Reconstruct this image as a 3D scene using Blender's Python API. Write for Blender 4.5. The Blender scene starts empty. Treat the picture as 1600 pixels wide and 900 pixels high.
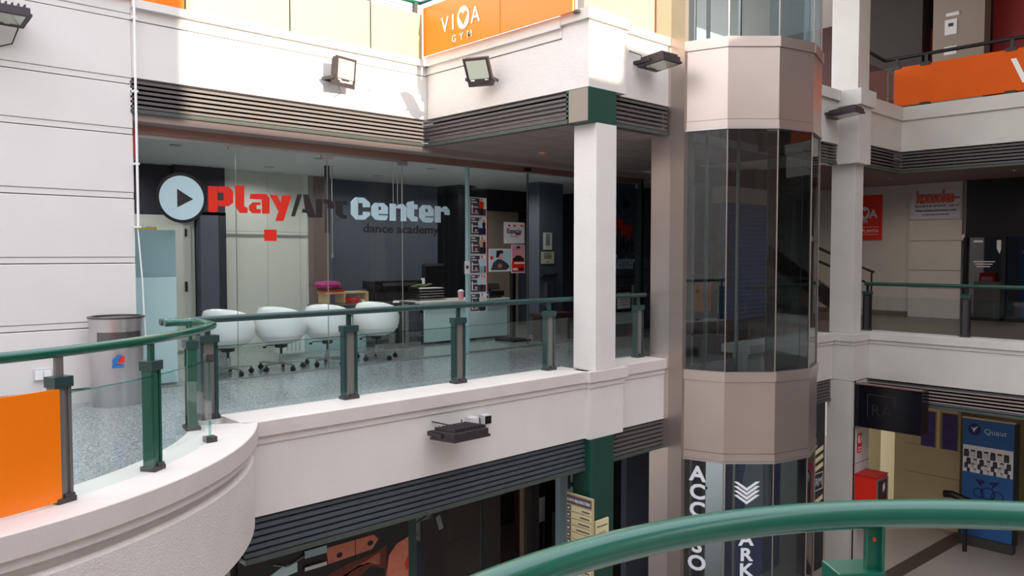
import bpy, bmesh, math, random
from mathutils import Vector, Matrix
random.seed(7)
C = bpy.context.scene.collection
SC = bpy.context.scene
# ------------------------------------------------------------------ camera
cam_d = bpy.data.cameras.new('camera'); cam = bpy.data.objects.new('camera', cam_d); C.objects.link(cam)
cam_d.sensor_width = 36.0; cam_d.lens = 36.0*1230.0/1600.0; cam_d.clip_start = 0.05
YAW = math.radians(46.8); PITCH = math.atan(52/1230)
cam.location = (0, 0, 1.60)
cam.rotation_euler = (math.pi/2-PITCH, 0, YAW-math.pi/2)
SC.camera = cam
# ------------------------------------------------------------------ sky, sun, exposure
w = bpy.data.worlds.new('sky'); SC.world = w; w.use_nodes = True
nt = w.node_tree; bg = nt.nodes['Background']
tc = nt.nodes.new('ShaderNodeTexCoord'); sx = nt.nodes.new('ShaderNodeSeparateXYZ'); cr = nt.nodes.new('ShaderNodeValToRGB')
nt.links.new(tc.outputs['Generated'], sx.inputs[0]); nt.links.new(sx.outputs[2], cr.inputs[0]); nt.links.new(cr.outputs[0], bg.inputs[0])
cr.color_ramp.elements[0].position = 0.0; cr.color_ramp.elements[0].color = (1.0, 0.98, 0.94, 1)
cr.color_ramp.elements[1].position = 0.75; cr.color_ramp.elements[1].color = (0.86, 0.90, 1.0, 1)
bg.inputs[1].default_value = 3.15
sun_d = bpy.data.lights.new('sun', 'SUN'); sun = bpy.data.objects.new('sun', sun_d); C.objects.link(sun)
sun.location = (0, -20, 12); sun_d.energy = 11; sun_d.angle = math.radians(0.6); sun_d.color = (1.0, 0.87, 0.66)
sun.rotation_euler = Vector((-0.02, 1.0, -0.17)).to_track_quat('-Z', 'Y').to_euler()
SC.view_settings.view_transform = 'Standard'; SC.view_settings.look = 'None'
SC.view_settings.exposure = 0.0; SC.view_settings.gamma = 1.0; SC.view_settings.use_curve_mapping = False

# ------------------------------------------------------------------ materials
M = {}
def lin(c): return tuple(((x/255)/12.92 if x/255 <= .04045 else ((x/255+.055)/1.055)**2.4) for x in c)
def mat(name, col, rough=.6, metal=0., var=0., vs=6., bump=0., bs=60., spec=.5, emit=0., coat=0.):
    m = bpy.data.materials.new(name); m.use_nodes = True; n = m.node_tree; b = n.nodes['Principled BSDF']
    c = lin(col)
    b.inputs['Base Color'].default_value = (*c, 1); b.inputs['Roughness'].default_value = rough
    b.inputs['Metallic'].default_value = metal; b.inputs['Specular IOR Level'].default_value = spec
    if coat: b.inputs['Coat Weight'].default_value = coat; b.inputs['Coat Roughness'].default_value = .08
    if emit: b.inputs['Emission Color'].default_value = (*c, 1); b.inputs['Emission Strength'].default_value = emit
    t = n.nodes.new('ShaderNodeTexCoord')
    if var:
        no = n.nodes.new('ShaderNodeTexNoise'); no.inputs['Scale'].default_value = vs; no.inputs['Detail'].default_value = 5
        n.links.new(t.outputs['Object'], no.inputs[0])
        r = n.nodes.new('ShaderNodeValToRGB'); n.links.new(no.outputs[0], r.inputs[0])
        r.color_ramp.elements[0].position = .3; r.color_ramp.elements[1].position = .7
        r.color_ramp.elements[0].color = (*[x*(1-var) for x in c], 1); r.color_ramp.elements[1].color = (*[min(1, x*(1+var)) for x in c], 1)
        n.links.new(r.outputs[0], b.inputs['Base Color'])
    if bump:
        nb = n.nodes.new('ShaderNodeTexNoise'); nb.inputs['Scale'].default_value = bs; nb.inputs['Detail'].default_value = 4
        n.links.new(t.outputs['Object'], nb.inputs[0])
        bu = n.nodes.new('ShaderNodeBump'); bu.inputs['Strength'].default_value = bump; bu.inputs['Distance'].default_value = .01
        n.links.new(nb.outputs[0], bu.inputs['Height']); n.links.new(bu.outputs[0], b.inputs['Normal'])
    M[name] = m; return m
mat('plaster', (222, 216, 212), .75, var=.03, vs=2.5, bump=.25, bs=45)
mat('board', (223, 219, 216), .7, var=.02, vs=2, bump=.06, bs=20)
mat('stucco', (224, 216, 211), .6, var=.03, vs=3, bump=.7, bs=70)
mat('coping', (214, 204, 198), .6, var=.05, vs=3, bump=.15, bs=50)
mat('groove', (120, 105, 95), .9)
mat('plaster_right', (206, 200, 193), .75, var=.04, vs=2, bump=.2, bs=45)
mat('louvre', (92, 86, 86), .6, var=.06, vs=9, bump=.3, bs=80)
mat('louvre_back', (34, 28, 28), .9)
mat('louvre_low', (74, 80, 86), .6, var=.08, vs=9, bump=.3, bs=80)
mat('louvre_rail', (70, 78, 72), .55, var=.06, vs=8)
mat('green', (10, 84, 66), .25, var=.04, vs=12, coat=.25)
mat('green_post', (22, 84, 68), .4, var=.06, vs=8)
mat('green_dark', (24, 66, 56), .5, var=.05, vs=4)
mat('slate_green', (36, 64, 62), .4)
mat('post_grey', (112, 108, 104), .4)
mat('clamp', (62, 58, 58), .5)
mat('orange', (255, 128, 4), .3, var=.02, vs=2)
mat('orange_dull', (222, 92, 6), .65, spec=.25, var=.03, vs=2)
mat('pale_panel', (158, 160, 132), .4)
mat('white', (240, 240, 240), .45)
mat('white_letter', (232, 234, 240), .5)
mat('champagne', (206, 192, 186), .36, metal=.9, var=.03, vs=2)
mat('champagne_dark', (170, 156, 148), .35, metal=.7, var=.04, vs=2)
mat('steel', (200, 196, 196), .3, metal=.9, var=.04, vs=3)
mat('steel_dark', (110, 108, 108), .35, metal=.9)
mat('alu', (190, 190, 188), .35, metal=.8)
mat('dark_frame', (20, 20, 24), .45)
mat('black', (14, 13, 18), .4)
mat('black_gloss', (10, 8, 18), .18)
mat('soffit', (150, 134, 130), .8, var=.03, vs=2)
mat('soffit_joint', (236, 222, 216), .8)
mat('ceil_in', (208, 210, 212), .8)
mat('head_beam', (170, 132, 122), .35, metal=.6)
mat('dark_wall', (82, 88, 102), .6, var=.05, vs=1.5)
mat('dark_wall2', (42, 38, 52), .6, var=.05, vs=1.5)
mat('brown_wall', (104, 88, 82), .6)
mat('white_panel', (206, 208, 202), .5)
mat('cyan_white', (198, 222, 226), .4)
mat('cyan_grey', (150, 176, 182), .4)
mat('shell', (236, 238, 238), .3, coat=.3)
mat('red', (226, 42, 20), .45)
mat('red_dull', (190, 36, 32), .5)
mat('sign_dark', (38, 32, 36), .5)
mat('sign_cyan', (186, 214, 222), .4)
mat('paper', (228, 226, 228), .7)
mat('paper_cream', (222, 214, 196), .7)
mat('ink', (60, 58, 66), .7)
mat('ink_dark', (30, 26, 30), .7)
mat('skin_print', (196, 116, 92), .6, var=.12, vs=14)
mat('skin_print2', (214, 168, 146), .6)
mat('hair_print', (96, 42, 30), .6, var=.3, vs=25)
mat('blue_print', (40, 92, 150), .6, var=.06, vs=4)
mat('blue_dark', (24, 36, 96), .5)
mat('purple_print', (58, 42, 96), .6, var=.25, vs=10)
mat('wall_beige', (176, 160, 118), .75, var=.05, vs=1.5)
mat('floor_ground', (158, 146, 136), .35, var=.06, vs=1.5)
mat('floor_dark', (66, 54, 50), .4)
mat('floor_right', (118, 102, 94), .35, var=.05, vs=2)
mat('red_wall', (150, 18, 12), .5, var=.05, vs=1)
mat('maroon', (74, 36, 36), .6)
mat('taupe', (150, 136, 124), .7)
mat('shutter', (64, 84, 122), .45, var=.05, vs=4)
mat('navy', (24, 30, 48), .6)
mat('dark_int', (44, 42, 48), .8)
mat('olive_int', (70, 72, 58), .8, var=.1, vs=2)
mat('wood', (206, 176, 134), .5, var=.08, vs=12)
mat('leaf', (92, 102, 66), .7, var=.2, vs=20)
mat('bark', (120, 108, 88), .85, var=.2, vs=30)
mat('lamp_body', (52, 44, 48), .5, var=.06, vs=10)
mat('reflector', (225, 222, 210), .25, metal=.5)
mat('opposite', (206, 200, 194), .8, var=.05, vs=.5)
mat('opposite_mid', (128, 112, 102), .7, var=.05, vs=.5)
mat('opposite_bright', (236, 232, 226), .7, var=.05, vs=.5)
mat('opposite_brown', (60, 48, 44), .7, var=.05, vs=.5)
mat('opposite_dark', (58, 50, 50), .7)
mat('magenta', (176, 44, 120), .6); mat('pink', (226, 150, 170), .6); mat('blue', (40, 110, 190), .5); mat('yellow', (214, 186, 70), .6)
mat('sign_yellow', (226, 214, 168), .6); mat('sign_tan', (196, 178, 140), .6); mat('sign_brown', (96, 84, 92), .6)
mat('grey_plastic', (206, 204, 204), .5); mat('konsoles_orange', (226, 120, 96), .5); mat('lavender', (206, 200, 212), .6)
mat('cable', (30, 28, 30), .6)
# terrazzo
def terrazzo():
    m = mat('terrazzo', (170, 172, 174), .10, spec=.6)
    n = m.node_tree; b = n.nodes['Principled BSDF']; t = n.nodes.new('ShaderNodeTexCoord')
    v = n.nodes.new('ShaderNodeTexVoronoi'); v.inputs['Scale'].default_value = 85; n.links.new(t.outputs['Object'], v.inputs[0])
    r = n.nodes.new('ShaderNodeValToRGB'); r.color_ramp.interpolation = 'CONSTANT'
    e = r.color_ramp.elements; e[0].position = 0; e[0].color = (*lin((136, 140, 142)), 1); e[1].position = .34; e[1].color = (*lin((160, 162, 164)), 1)
    x = e.new(.68); x.color = (*lin((184, 184, 182)), 1); x = e.new(.86); x.color = (*lin((112, 116, 120)), 1)
    s = n.nodes.new('ShaderNodeSeparateColor'); n.links.new(v.outputs['Color'], s.inputs[0]); n.links.new(s.outputs[0], r.inputs[0])
    n.links.new(r.outputs[0], b.inputs['Base Color'])
terrazzo()
def glass(name, tint, refl=1.0, alpha=0.0, ior=1.45):
    m = bpy.data.materials.new(name); m.use_nodes = True; n = m.node_tree
    n.nodes.remove(n.nodes['Principled BSDF']); out = n.nodes['Material Output']
    tr = n.nodes.new('ShaderNodeBsdfTransparent'); tr.inputs[0].default_value = (*tint, 1)
    gl = n.nodes.new('ShaderNodeBsdfGlossy'); gl.inputs['Roughness'].default_value = .015; gl.inputs[0].default_value = (refl, refl, refl, 1)
    fr = n.nodes.new('ShaderNodeFresnel'); fr.inputs[0].default_value = ior
    ge = n.nodes.new('ShaderNodeNewGeometry'); iv = n.nodes.new('ShaderNodeMath'); iv.operation = 'SUBTRACT'; iv.inputs[0].default_value = 1.0
    n.links.new(ge.outputs['Backfacing'], iv.inputs[1]); mu = n.nodes.new('ShaderNodeMath'); mu.operation = 'MULTIPLY'
    n.links.new(fr.outputs[0], mu.inputs[0]); n.links.new(iv.outputs[0], mu.inputs[1])   # a pane reflects on its outer faces only
    mx = n.nodes.new('ShaderNodeMixShader'); n.links.new(mu.outputs[0], mx.inputs[0]); n.links.new(tr.outputs[0], mx.inputs[1]); n.links.new(gl.outputs[0], mx.inputs[2])
    n.links.new(mx.outputs[0], out.inputs[0]); M[name] = m
glass('glass_clear', (.94, .97, .96)); glass('glass_rail', (.90, .95, .94)); glass('glass_edge', (.5, .78, .72))
glass('glass_lift', (.60, .66, .68), ior=1.6); glass('glass_dark', (.7, .72, .74))

# ------------------------------------------------------------------ mesh builder
class MB:
    def __init__(s): s.v = []; s.f = []
    def add(s, vs, fs):
        o = len(s.v); s.v += [Vector(v) for v in vs]; s.f += [tuple(i+o for i in f) for f in fs]; return s
    def box(s, a, b):
        x0, x1 = sorted((a[0], b[0])); y0, y1 = sorted((a[1], b[1])); z0, z1 = sorted((a[2], b[2]))
        return s.add([(x0,y0,z0),(x1,y0,z0),(x1,y1,z0),(x0,y1,z0),(x0,y0,z1),(x1,y0,z1),(x1,y1,z1),(x0,y1,z1)],
                     [(0,3,2,1),(4,5,6,7),(0,1,5,4),(1,2,6,5),(2,3,7,6),(3,0,4,7)])
    def obox(s, c, h, R):            # oriented box: centre, half sizes, rotation matrix
        o = len(s.v); s.box((-h[0],-h[1],-h[2]), h)
        for i in range(o, len(s.v)): s.v[i] = Vector(c)+R@s.v[i]
        return s
    def prism(s, pts, org, ax, ay, d):   # polygon pts in plane (ax, ay) at org, extruded by vector d
        org = Vector(org); ax = Vector(ax); ay = Vector(ay); d = Vector(d); n = len(pts)
        area = sum(pts[i][0]*pts[(i+1)%n][1]-pts[(i+1)%n][0]*pts[i][1] for i in range(n))
        if (area > 0) == (ax.cross(ay).dot(d) > 0): pass
        else: pts = pts[::-1]
        a = [org+ax*p[0]+ay*p[1] for p in pts]; b = [p+d for p in a]
        return s.add(a+b, [tuple(range(n-1,-1,-1)), tuple(range(n,2*n))]+[(i,(i+1)%n,n+(i+1)%n,n+i) for i in range(n)])
    def tube(s, pts, r, n=10, r1=None, cap=True):
        pts = [Vector(p) for p in pts]; rings = []; up = None; k = len(pts)
        for i, p in enumerate(pts):
            t = (pts[min(i+1,k-1)]-pts[max(i-1,0)]).normalized()
            if up is None: up = Vector((0,0,1)) if abs(t.z) < .9 else Vector((1,0,0))
            a = t.cross(up).normalized(); b = a.cross(t).normalized(); up = b
            rr = r if r1 is None else r+(r1-r)*i/(k-1)
            rings.append([p+a*math.cos(2*math.pi*j/n)*rr+b*math.sin(2*math.pi*j/n)*rr for j in range(n)])
        vs = [v for g in rings for v in g]; fs = []
        for i in range(k-1):
            for j in range(n): fs.append((i*n+j, i*n+(j+1)%n, (i+1)*n+(j+1)%n, (i+1)*n+j))
        if cap: fs += [tuple(range(n-1,-1,-1)), tuple((k-1)*n+j for j in range(n))]
        return s.add(vs, fs)
    def lathe(s, prof, c, n=24, a0=0, a1=2*math.pi, sx=1, sy=1):
        full = abs(a1-a0-2*math.pi) < 1e-6; m = n if full else n+1; vs = []; fs = []
        for r, z in prof:
            for j in range(m):
                a = a0+(a1-a0)*j/n; vs.append((c[0]+r*math.cos(a)*sx, c[1]+r*math.sin(a)*sy, c[2]+z))
        for i in range(len(prof)-1):
            for j in range(n):
                k = (j+1) % m; fs.append((i*m+j, i*m+k, (i+1)*m+k, (i+1)*m+j))
        return s.add(vs, fs)
    def sweep(s, path, prof, closed=False):   # plan path, profile (outward offset, z); outward = right of travel
        n = len(path); k = len(prof); P2 = [Vector(p) for p in path]; vs = []
        for i in range(n):
            d0 = (P2[i]-P2[i-1]).normalized() if i else None; d1 = (P2[i+1]-P2[i]).normalized() if i < n-1 else None
            if d0 is None: d0 = d1
            if d1 is None: d1 = d0
            n0 = Vector((d0.y,-d0.x)); n1 = Vector((d1.y,-d1.x)); mm = (n0+n1).normalized(); sc = 1/max(.3, mm.dot(n0))
            for o, z in prof: q = P2[i]+mm*o*sc; vs.append((q.x, q.y, z))
        fs = [(i*k+j, (i+1)*k+j, (i+1)*k+(j+1)%k, i*k+(j+1)%k) for i in range(n-1) for j in range(k)]
        fs += [tuple(range(k)), tuple(range((n-1)*k+k-1, (n-1)*k-1, -1))]
        return s.add(vs, fs)
def worldloc(o):
    l = Vector((0,0,0))
    while o: l += o.location; o = o.parent
    return l
def put(name, mb, m, parent=None, smooth=False, bevel=0, origin=None):
    v = mb.v
    if parent: off = worldloc(parent)
    elif origin is not None: off = Vector(origin)
    else:
        off = Vector(((min(p.x for p in v)+max(p.x for p in v))/2, (min(p.y for p in v)+max(p.y for p in v))/2, min(p.z for p in v)))
    me = bpy.data.meshes.new(name); me.from_pydata([tuple(p-off) for p in v], [], mb.f)
    bm = bmesh.new(); bm.from_mesh(me); bmesh.ops.recalc_face_normals(bm, faces=bm.faces); bm.to_mesh(me); bm.free()
    me.materials.append(M[m] if isinstance(m, str) else m)
    if smooth:
        me.polygons.foreach_set('use_smooth', [True]*len(me.polygons))
    o = bpy.data.objects.new(name, me); C.objects.link(o)
    if parent: o.parent = parent
    else: o.location = off
    if smooth and smooth != 'all':
        md = o.modifiers.new('es', 'EDGE_SPLIT'); md.split_angle = math.radians(40)
    if bevel: md = o.modifiers.new('bv', 'BEVEL'); md.width = bevel; md.segments = 2; md.limit_method = 'ANGLE'
    return o
def tag(o, label=None, cat=None, group=None, kind=None):
    if label: o['label'] = label
    if cat: o['category'] = cat
    if group: o['group'] = group
    if kind: o['kind'] = kind
    return o
def thing(name, loc, label, cat, group=None, rz=0):
    o = bpy.data.objects.new(name, None); C.objects.link(o); o.location = loc; o.empty_display_size = .1
    return tag(o, label, cat, group)
def struct(name, mb, m, label, **k):
    o = put(name, mb, m, **k); return tag(o, label, 'structure', kind='structure')
def dup(o, parent=None):
    c = o.copy(); C.objects.link(c); c.parent = parent
    for ch in [x for x in C.objects if x.parent == o]: dup(ch, c)
    return c
def B(a, b): return MB().box(a, b)
def text_mb(txt, size, org, ax, ay, depth=.006, off=0.0, align='CENTER', sx=1.0, sp=1.0):
    cu = bpy.data.curves.new('t', 'FONT'); cu.body = txt; cu.size = 1; cu.extrude = 0; cu.offset = off; cu.align_x = align; cu.space_character = sp
    cu.resolution_u = 3
    o = bpy.data.objects.new('t', cu); C.objects.link(o); dg = bpy.context.evaluated_depsgraph_get()
    me = bpy.data.meshes.new_from_object(o.evaluated_get(dg)); bpy.data.objects.remove(o); bpy.data.curves.remove(cu)
    bm = bmesh.new(); bm.from_mesh(me); bmesh.ops.remove_doubles(bm, verts=bm.verts, dist=1e-5)
    bmesh.ops.dissolve_limit(bm, angle_limit=.02, verts=bm.verts, edges=bm.edges)
    r = bmesh.ops.extrude_face_region(bm, geom=bm.faces[:])
    for g in r['geom']:
        if isinstance(g, bmesh.types.BMVert): g.co.z += 1
    bm.to_mesh(me); bm.free()
    ax = Vector(ax); ay = Vector(ay); az = ax.cross(ay).normalized(); org = Vector(org)
    mb = MB(); mb.add([org+ax*v.co.x*size*sx+ay*v.co.y*size+az*v.co.z*depth for v in me.vertices], [tuple(p.vertices) for p in me.polygons])
    bpy.data.meshes.remove(me); return mb
XA = (1,0,0); YA = (0,1,0); ZA = (0,0,1); NY = (0,-1,0)
def arc(c, r, a0, a1, n): return [(c[0]+r*math.cos(math.radians(a0+(a1-a0)*i/n)), c[1]+r*math.sin(math.radians(a0+(a1-a0)*i/n))) for i in range(n+1)]
def disc(c, r, n=32, sx=1.0): return [(c[0]+r*sx*math.cos(2*math.pi*i/n), c[1]+r*math.sin(2*math.pi*i/n)) for i in range(n)]

CO = .20          # top of the copings above the walkway floor
BC = (.167, 7.548)  # centre of the round bay
trim_i = [0]
def trim(mb, m, label, **k):
    trim_i[0] += 1; return struct('trim_%d' % trim_i[0], mb, m, label, **k)

# ================================================================== STRUCTURE
# ---- round bay + straight balcony edge, first floor
a_end = math.degrees(math.asin((6.23-BC[1])/3.06))
bay = arc(BC, 3.06, -112, a_end, 40)
bayprof = [(0, .065), (0, CO-.006), (-.006, CO), (-.52, CO), (-.52, .065)]
trim(MB().sweep(bay, bayprof), 'coping', 'broad pale coping curving round the left bay', smooth=True)
trim(MB().sweep(bay, [(-.03, .0), (-.03, .07), (-.3, .07), (-.3, .0)]), 'plaster', 'thin recessed moulding under the round bay coping', smooth=True)
trim(MB().sweep(bay, [(-.10, -.075), (-.10, .0), (-.3, .0), (-.3, -.075)]), 'plaster', 'deep groove band below the round bay moulding', smooth=True)
trim(MB().sweep(bay, [(-.035, -.66), (-.035, -.085), (-.06, -.07), (-.3, -.07), (-.3, -.66)]), 'stucco', 'rough white plaster fascia of the round left bay', smooth=True)
Xb = BC[0]+math.sqrt(3.06**2-(6.23-BC[1])**2)
def run(path, name, lo, top=CO, mat_f='plaster', mat_c='coping', depth=.5, drop=0.0):
    t = top
    trim(MB().sweep(path, [(0, t-.13), (0, t-.006), (-.006, t), (-depth, t), (-depth, t-.13)]), mat_c, name+', top coping')
    trim(MB().sweep(path, [(-.03, t-.20), (-.03, t-.125), (-.3, t-.125), (-.3, t-.20)]), mat_f, name+', thin moulding')
    trim(MB().sweep(path, [(-.045, lo), (-.045, t-.205), (-.06, t-.195), (-.3, t-.195), (-.3, lo)]), mat_f, name+', plain fascia')
run([(Xb-.12, 6.23), (7.16, 6.23)], 'left balcony edge', -.62)
run([(7.07, 6.45), (7.07, 6.17), (7.80, 6.17), (7.80, 6.5)], 'left column plinth', -.63, depth=.28)
run([(7.80, 6.27), (8.75, 6.27)], 'short balcony edge by the lift pillar', -.62)
# walkway floors
fl = [(-3.5, 4.6)]+[(x, y) for x, y in arc(BC, 2.7, -100, a_end-2, 24)]+[(3.0, 6.5), (13.7, 6.5), (13.7, 9.73), (-3.5, 9.73)]
struct('floor', MB().prism(fl, (0,0,-.3), XA, YA, (0,0,.3)), 'terrazzo', 'speckled grey terrazzo walkway in front of the glass shop')
struct('floor_shop', B((3.0, 9.74, -.3), (14.0, 13.3, 0)), 'terrazzo', 'grey shop floor behind the glass')
struct('floor_ground', B((-9, -14, -4.3), (26, 16, -4.08)), 'floor_ground', 'brown-grey tiled ground floor of the courtyard')
fd = MB().prism([(14.25,5.41),(14.54,5.14),(18.4,5.14),(18.1,5.40)], (0,0,-4.08), XA, YA, (0,0,.004))
struct('floor_inlay', MB().prism([(13.4,5.60),(13.75,5.30),(18.3,5.02),(18.0,5.36)], (0,0,-4.08), XA, YA, (0,0,.004)), 'floor_dark', 'dark brown inlaid band across the ground floor')
struct('floor_near', MB().prism([(-3, -1.5)]+[(2.1,-1.5)]+arc((.9,-.339), 1.2, 0, 95, 12)+[(-3, .86)], (0,0,-.25), XA, YA, (0,0,.25)), 'terrazzo', 'walkway the picture is taken from')
# ---- left wall, boards as parts
wl = struct('wall_left', B((-4, 9.36, -.3), (2.95, 9.70, 5.4)), 'groove', 'cream boarded wall left of the shop')
zs = [(.16, .80), (.875, 1.50), (1.575, 2.22), (2.295, 2.93), (3.005, 3.485), (3.56, 4.19), (4.265, 5.4)]
for z0, z1 in zs:
    tag(put('wall_panel', B((-4, 9.33, z0), (2.97, 9.70, z1)), 'board', wl, bevel=.006))
    put('joint_strip', B((-4, 9.338, z1+.012), (2.966, 9.5, z1+.070)), 'board', wl)
struct('baseboard_left', B((-4, 9.335, 0), (2.97, 9.5, .14)), 'board', 'low cream baseboard of the left wall')
# ---- upper wall above the louvres (facade A) and block run (P)
trim(B((2.97, 9.33, 3.57), (7.05, 9.6, 4.19)), 'board', 'smooth white wall above the shop louvres')
trim(B((2.97, 9.335, 4.205), (7.05, 9.6, 4.33)), 'board', 'white upper band above the shop louvres')
trim(B((2.97, 9.27, 4.33), (7.05, 9.75, 4.42)), 'board', 'white upper coping above the shop louvres')
trim(B((7.06, 6.62, 3.58), (7.3, 9.4, 4.21)), 'stucco', 'rough white wall turning out towards the column')
trim(B((7.045, 6.62, 4.22), (7.3, 9.4, 4.33)), 'stucco', 'moulding on the wall turning out towards the column')
trim(B((7.0, 6.61, 4.33), (7.4, 9.4, 4.47)), 'stucco', 'coping on the wall turning out towards the column')
trim(B((7.05, 6.19, 3.58), (7.75, 6.62, 4.36)), 'stucco', 'white corner block above the column')
trim(B((7.0, 6.15, 4.36), (7.78, 6.605, 4.49)), 'coping', 'coping of the white corner block above the column')
trim(B((7.75, 6.28, 3.57), (8.75, 6.6, 4.36)), 'plaster', 'white upper fascia between corner block and lift')
trim(B((7.75, 6.24, 4.36), (8.75, 6.6, 4.46)), 'coping', 'upper coping between corner block and lift')
# upper slab + soffit with tiles
struct('ceiling', B((7.1, 6.35, 3.30), (13.6, 9.7, 3.5)), 'soffit', 'soffit of the walkway in front of the shop')
sf = struct('ceiling_soffit', B((7.1, 6.35, 3.19), (13.6, 9.34, 3.30)), 'soffit_joint', 'grey panelled soffit over the walkway')
tiles = []
for i in range(8):
    for j in range(5):
        x = 7.12+i*.62; y = 6.38+j*.59
        put('soffit_tile', B((x, y, 3.178), (x+.60, y+.57, 3.2)), 'soffit', sf)
trim(B((2.97, 9.36, 3.10), (13.6, 9.72, 3.19)), 'soffit', 'soffit strip behind the louvres over the glass')
trim(B((2.97, 9.66, 3.01), (12.6, 9.80, 3.12)), 'head_beam', 'copper-brown head beam over the glass shopfront')
struct('ceiling_upper', B((-4, 9.5, 4.0), (7.3, 14, 4.3)), 'ceil_in', 'upper floor slab over the shop')
struct('ceiling_upper_slab', B((7.2, 6.5, 4.0), (13.8, 14, 4.3)), 'ceil_in', 'upper floor slab over the walkway')

def louvre(name, p0, p1, z0, z1, n, label, rail=True, mt='louvre', nrm=None):
    p0 = Vector((*p0, 0)); p1 = Vector((*p1, 0)); d = (p1-p0); L = d.length; d.normalize(); o = Vector((d.y, -d.x, 0))
    trim_i[0] += 1
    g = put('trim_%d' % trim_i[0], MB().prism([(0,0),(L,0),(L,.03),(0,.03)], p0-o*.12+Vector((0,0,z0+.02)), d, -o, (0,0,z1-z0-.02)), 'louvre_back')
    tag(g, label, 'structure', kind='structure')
    rh = .055 if rail else 0
    h = (z1-z0-rh)/n
    for i in range(n):
        zb = z0+rh+i*h
        put('slat', MB().prism([(0, .0), (0, h*.52), (-.015, h*.62), (-.085, h*.92), (-.085, h*.80), (-.02, .0)], p0+Vector((0,0,zb)), o, ZA, d*L), mt, g)
    if rail: put('bottom_rail', MB().prism([(.012, 0), (.012, rh*.8), (-.11, rh*.8), (-.11, 0)], p0+Vector((0,0,z0)), o, ZA, d*L), 'louvre_rail', g)
    return g
louvre('a', (2.95, 9.33), (7.05, 9.33), 3.18, 3.56, 6, 'long sunlit louvre band above the glass shop')
louvre('b', (7.05, 9.33), (7.05, 6.52), 3.18, 3.57, 6, 'louvre band turning out from the shop corner to the column')
louvre('c', (7.58, 6.27), (8.72, 6.27), 3.18, 3.57, 6, 'short upper louvre band between column and lift pillar')
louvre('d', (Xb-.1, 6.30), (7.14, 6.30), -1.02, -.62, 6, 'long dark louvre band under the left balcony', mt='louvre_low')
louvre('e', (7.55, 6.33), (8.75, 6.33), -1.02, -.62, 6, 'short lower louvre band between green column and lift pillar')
# column and its green blocks
trim(B((7.05, 6.19, 3.175), (7.56, 6.55, 3.58)), 'green_dark', 'dark green block at the head of the white column')
put('warm_lit_face', B((7.043, 6.2, 3.185), (7.05, 6.5, 3.57)), 'taupe', bpy.data.objects['trim_%d' % trim_i[0]])  # taupe side paints the warm light falling on the green block
col = trim(B((7.19, 6.19, CO), (7.57, 6.55, 3.175)), 'plaster', 'square white column in front of the shop', bevel=.008)
trim(B((7.13, 6.2, -4.08), (7.56, 6.5, -.63)), 'green_dark', 'dark green steel column at ground level below the white one', bevel=.008)
put('flange', B((7.12, 6.19, -4.08), (7.14, 6.23, -.63)), 'green_post', bpy.data.objects['trim_%d' % trim_i[0]])
# lift pillar
pl = trim(B((8.75, 6.24, -4.08), (9.0, 6.55, 9)), 'champagne', 'tall champagne metal pillar left of the lift tower')
put('pillar_seam', B((8.742, 6.02, -4.08), (8.95, 6.235, 9)), 'champagne_dark', pl)

# ================================================================== SHOPFRONT + INTERIOR (wall back etc.)
struct('wall_back', B((2.6, 13.3, -.3), (14.2, 13.5, 3.2)), 'dark_wall', 'dark blue-grey back wall of the shop')
struct('ceiling_shop', B((2.97, 9.78, 3.04), (14.0, 13.3, 3.2)), 'ceil_in', 'light grey shop ceiling')
struct('wall_shop_right_end', B((13.8, 9.7, -.3), (14.1, 13.5, 3.2)), 'dark_wall2', 'dark right side wall of the shop')
struct('wall_shop_left', B((2.75, 9.72, -.3), (2.97, 13.3, 3.2)), 'dark_wall2', 'dark left side wall of the shop')
trim(B((4.72, 12.9, 2.25), (5.54, 13.3, 3.04)), 'dark_wall2', 'dark purple band above the inner white door')
trim(B((2.97, 13.1, 2.25), (4.72, 13.3, 3.04)), 'dark_wall2', 'dark wall above the inner door on the left')
trim(B((5.12, 12.9, 0), (5.42, 13.3, 2.3)), 'dark_wall', 'blue-grey inner pilaster beside the white door')
trim(B((5.42, 12.9, 0), (5.55, 13.3, 2.3)), 'dark_wall2', 'near-black edge of the inner pilaster')
wp = trim(B((5.56, 13.12, 0), (7.17, 13.3, 3.04)), 'groove', 'white panelled section of the shop back wall')
for x0, x1 in ((5.56, 6.37), (6.375, 7.00), (7.005, 7.17)):
    put('wall_panel', B((x0, 13.08, .0), (x1, 13.2, 2.0)), 'white_panel', wp)
    put('wall_panel', B((x0, 13.08, 2.005), (x1, 13.2, 3.04)), 'white_panel', wp)
put('reflection_strip', B((5.6, 13.05, 1.93), (7.15, 13.09, 1.96)), 'alu', wp)  # strip stands in for a bright reflected band across the panels
trim(B((7.17, 13.05, 0), (7.58, 13.3, 3.04)), 'brown_wall', 'brown section of the shop back wall')
trim(B((10.32, 12.6, 0), (10.79, 13.3, 3.04)), 'black', 'near-black wall section right of the reception chair')
trim(B((10.79, 13.0, 2.58), (13.2, 13.3, 3.04)), 'dark_wall2', 'dark band over the inner grey panels')
g1 = trim(B((10.79, 12.95, 0), (12.36, 13.3, 2.56)), 'taupe', 'grey-beige inner wall panel behind the posters')
trim(B((12.36, 13.0, 0), (13.17, 13.3, 2.25)), 'dark_wall', 'bluish grey inner panel right of the posters')
trim(B((11.07, 11.0, 0), (11.75, 11.3, 3.04)), 'dark_wall', 'grey inner pillar behind the notices')
trim(B((11.85, 9.80, 0), (12.57, 9.84, 3.0)), 'dark_wall', 'dark panel behind the faded emblem right of the column')
struct('door_1', B((3.15, 13.1, 0), (5.1, 13.18, 2.24)), 'white_panel', 'white double door in the shop back wall')
d1 = bpy.data.objects['door_1']
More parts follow.
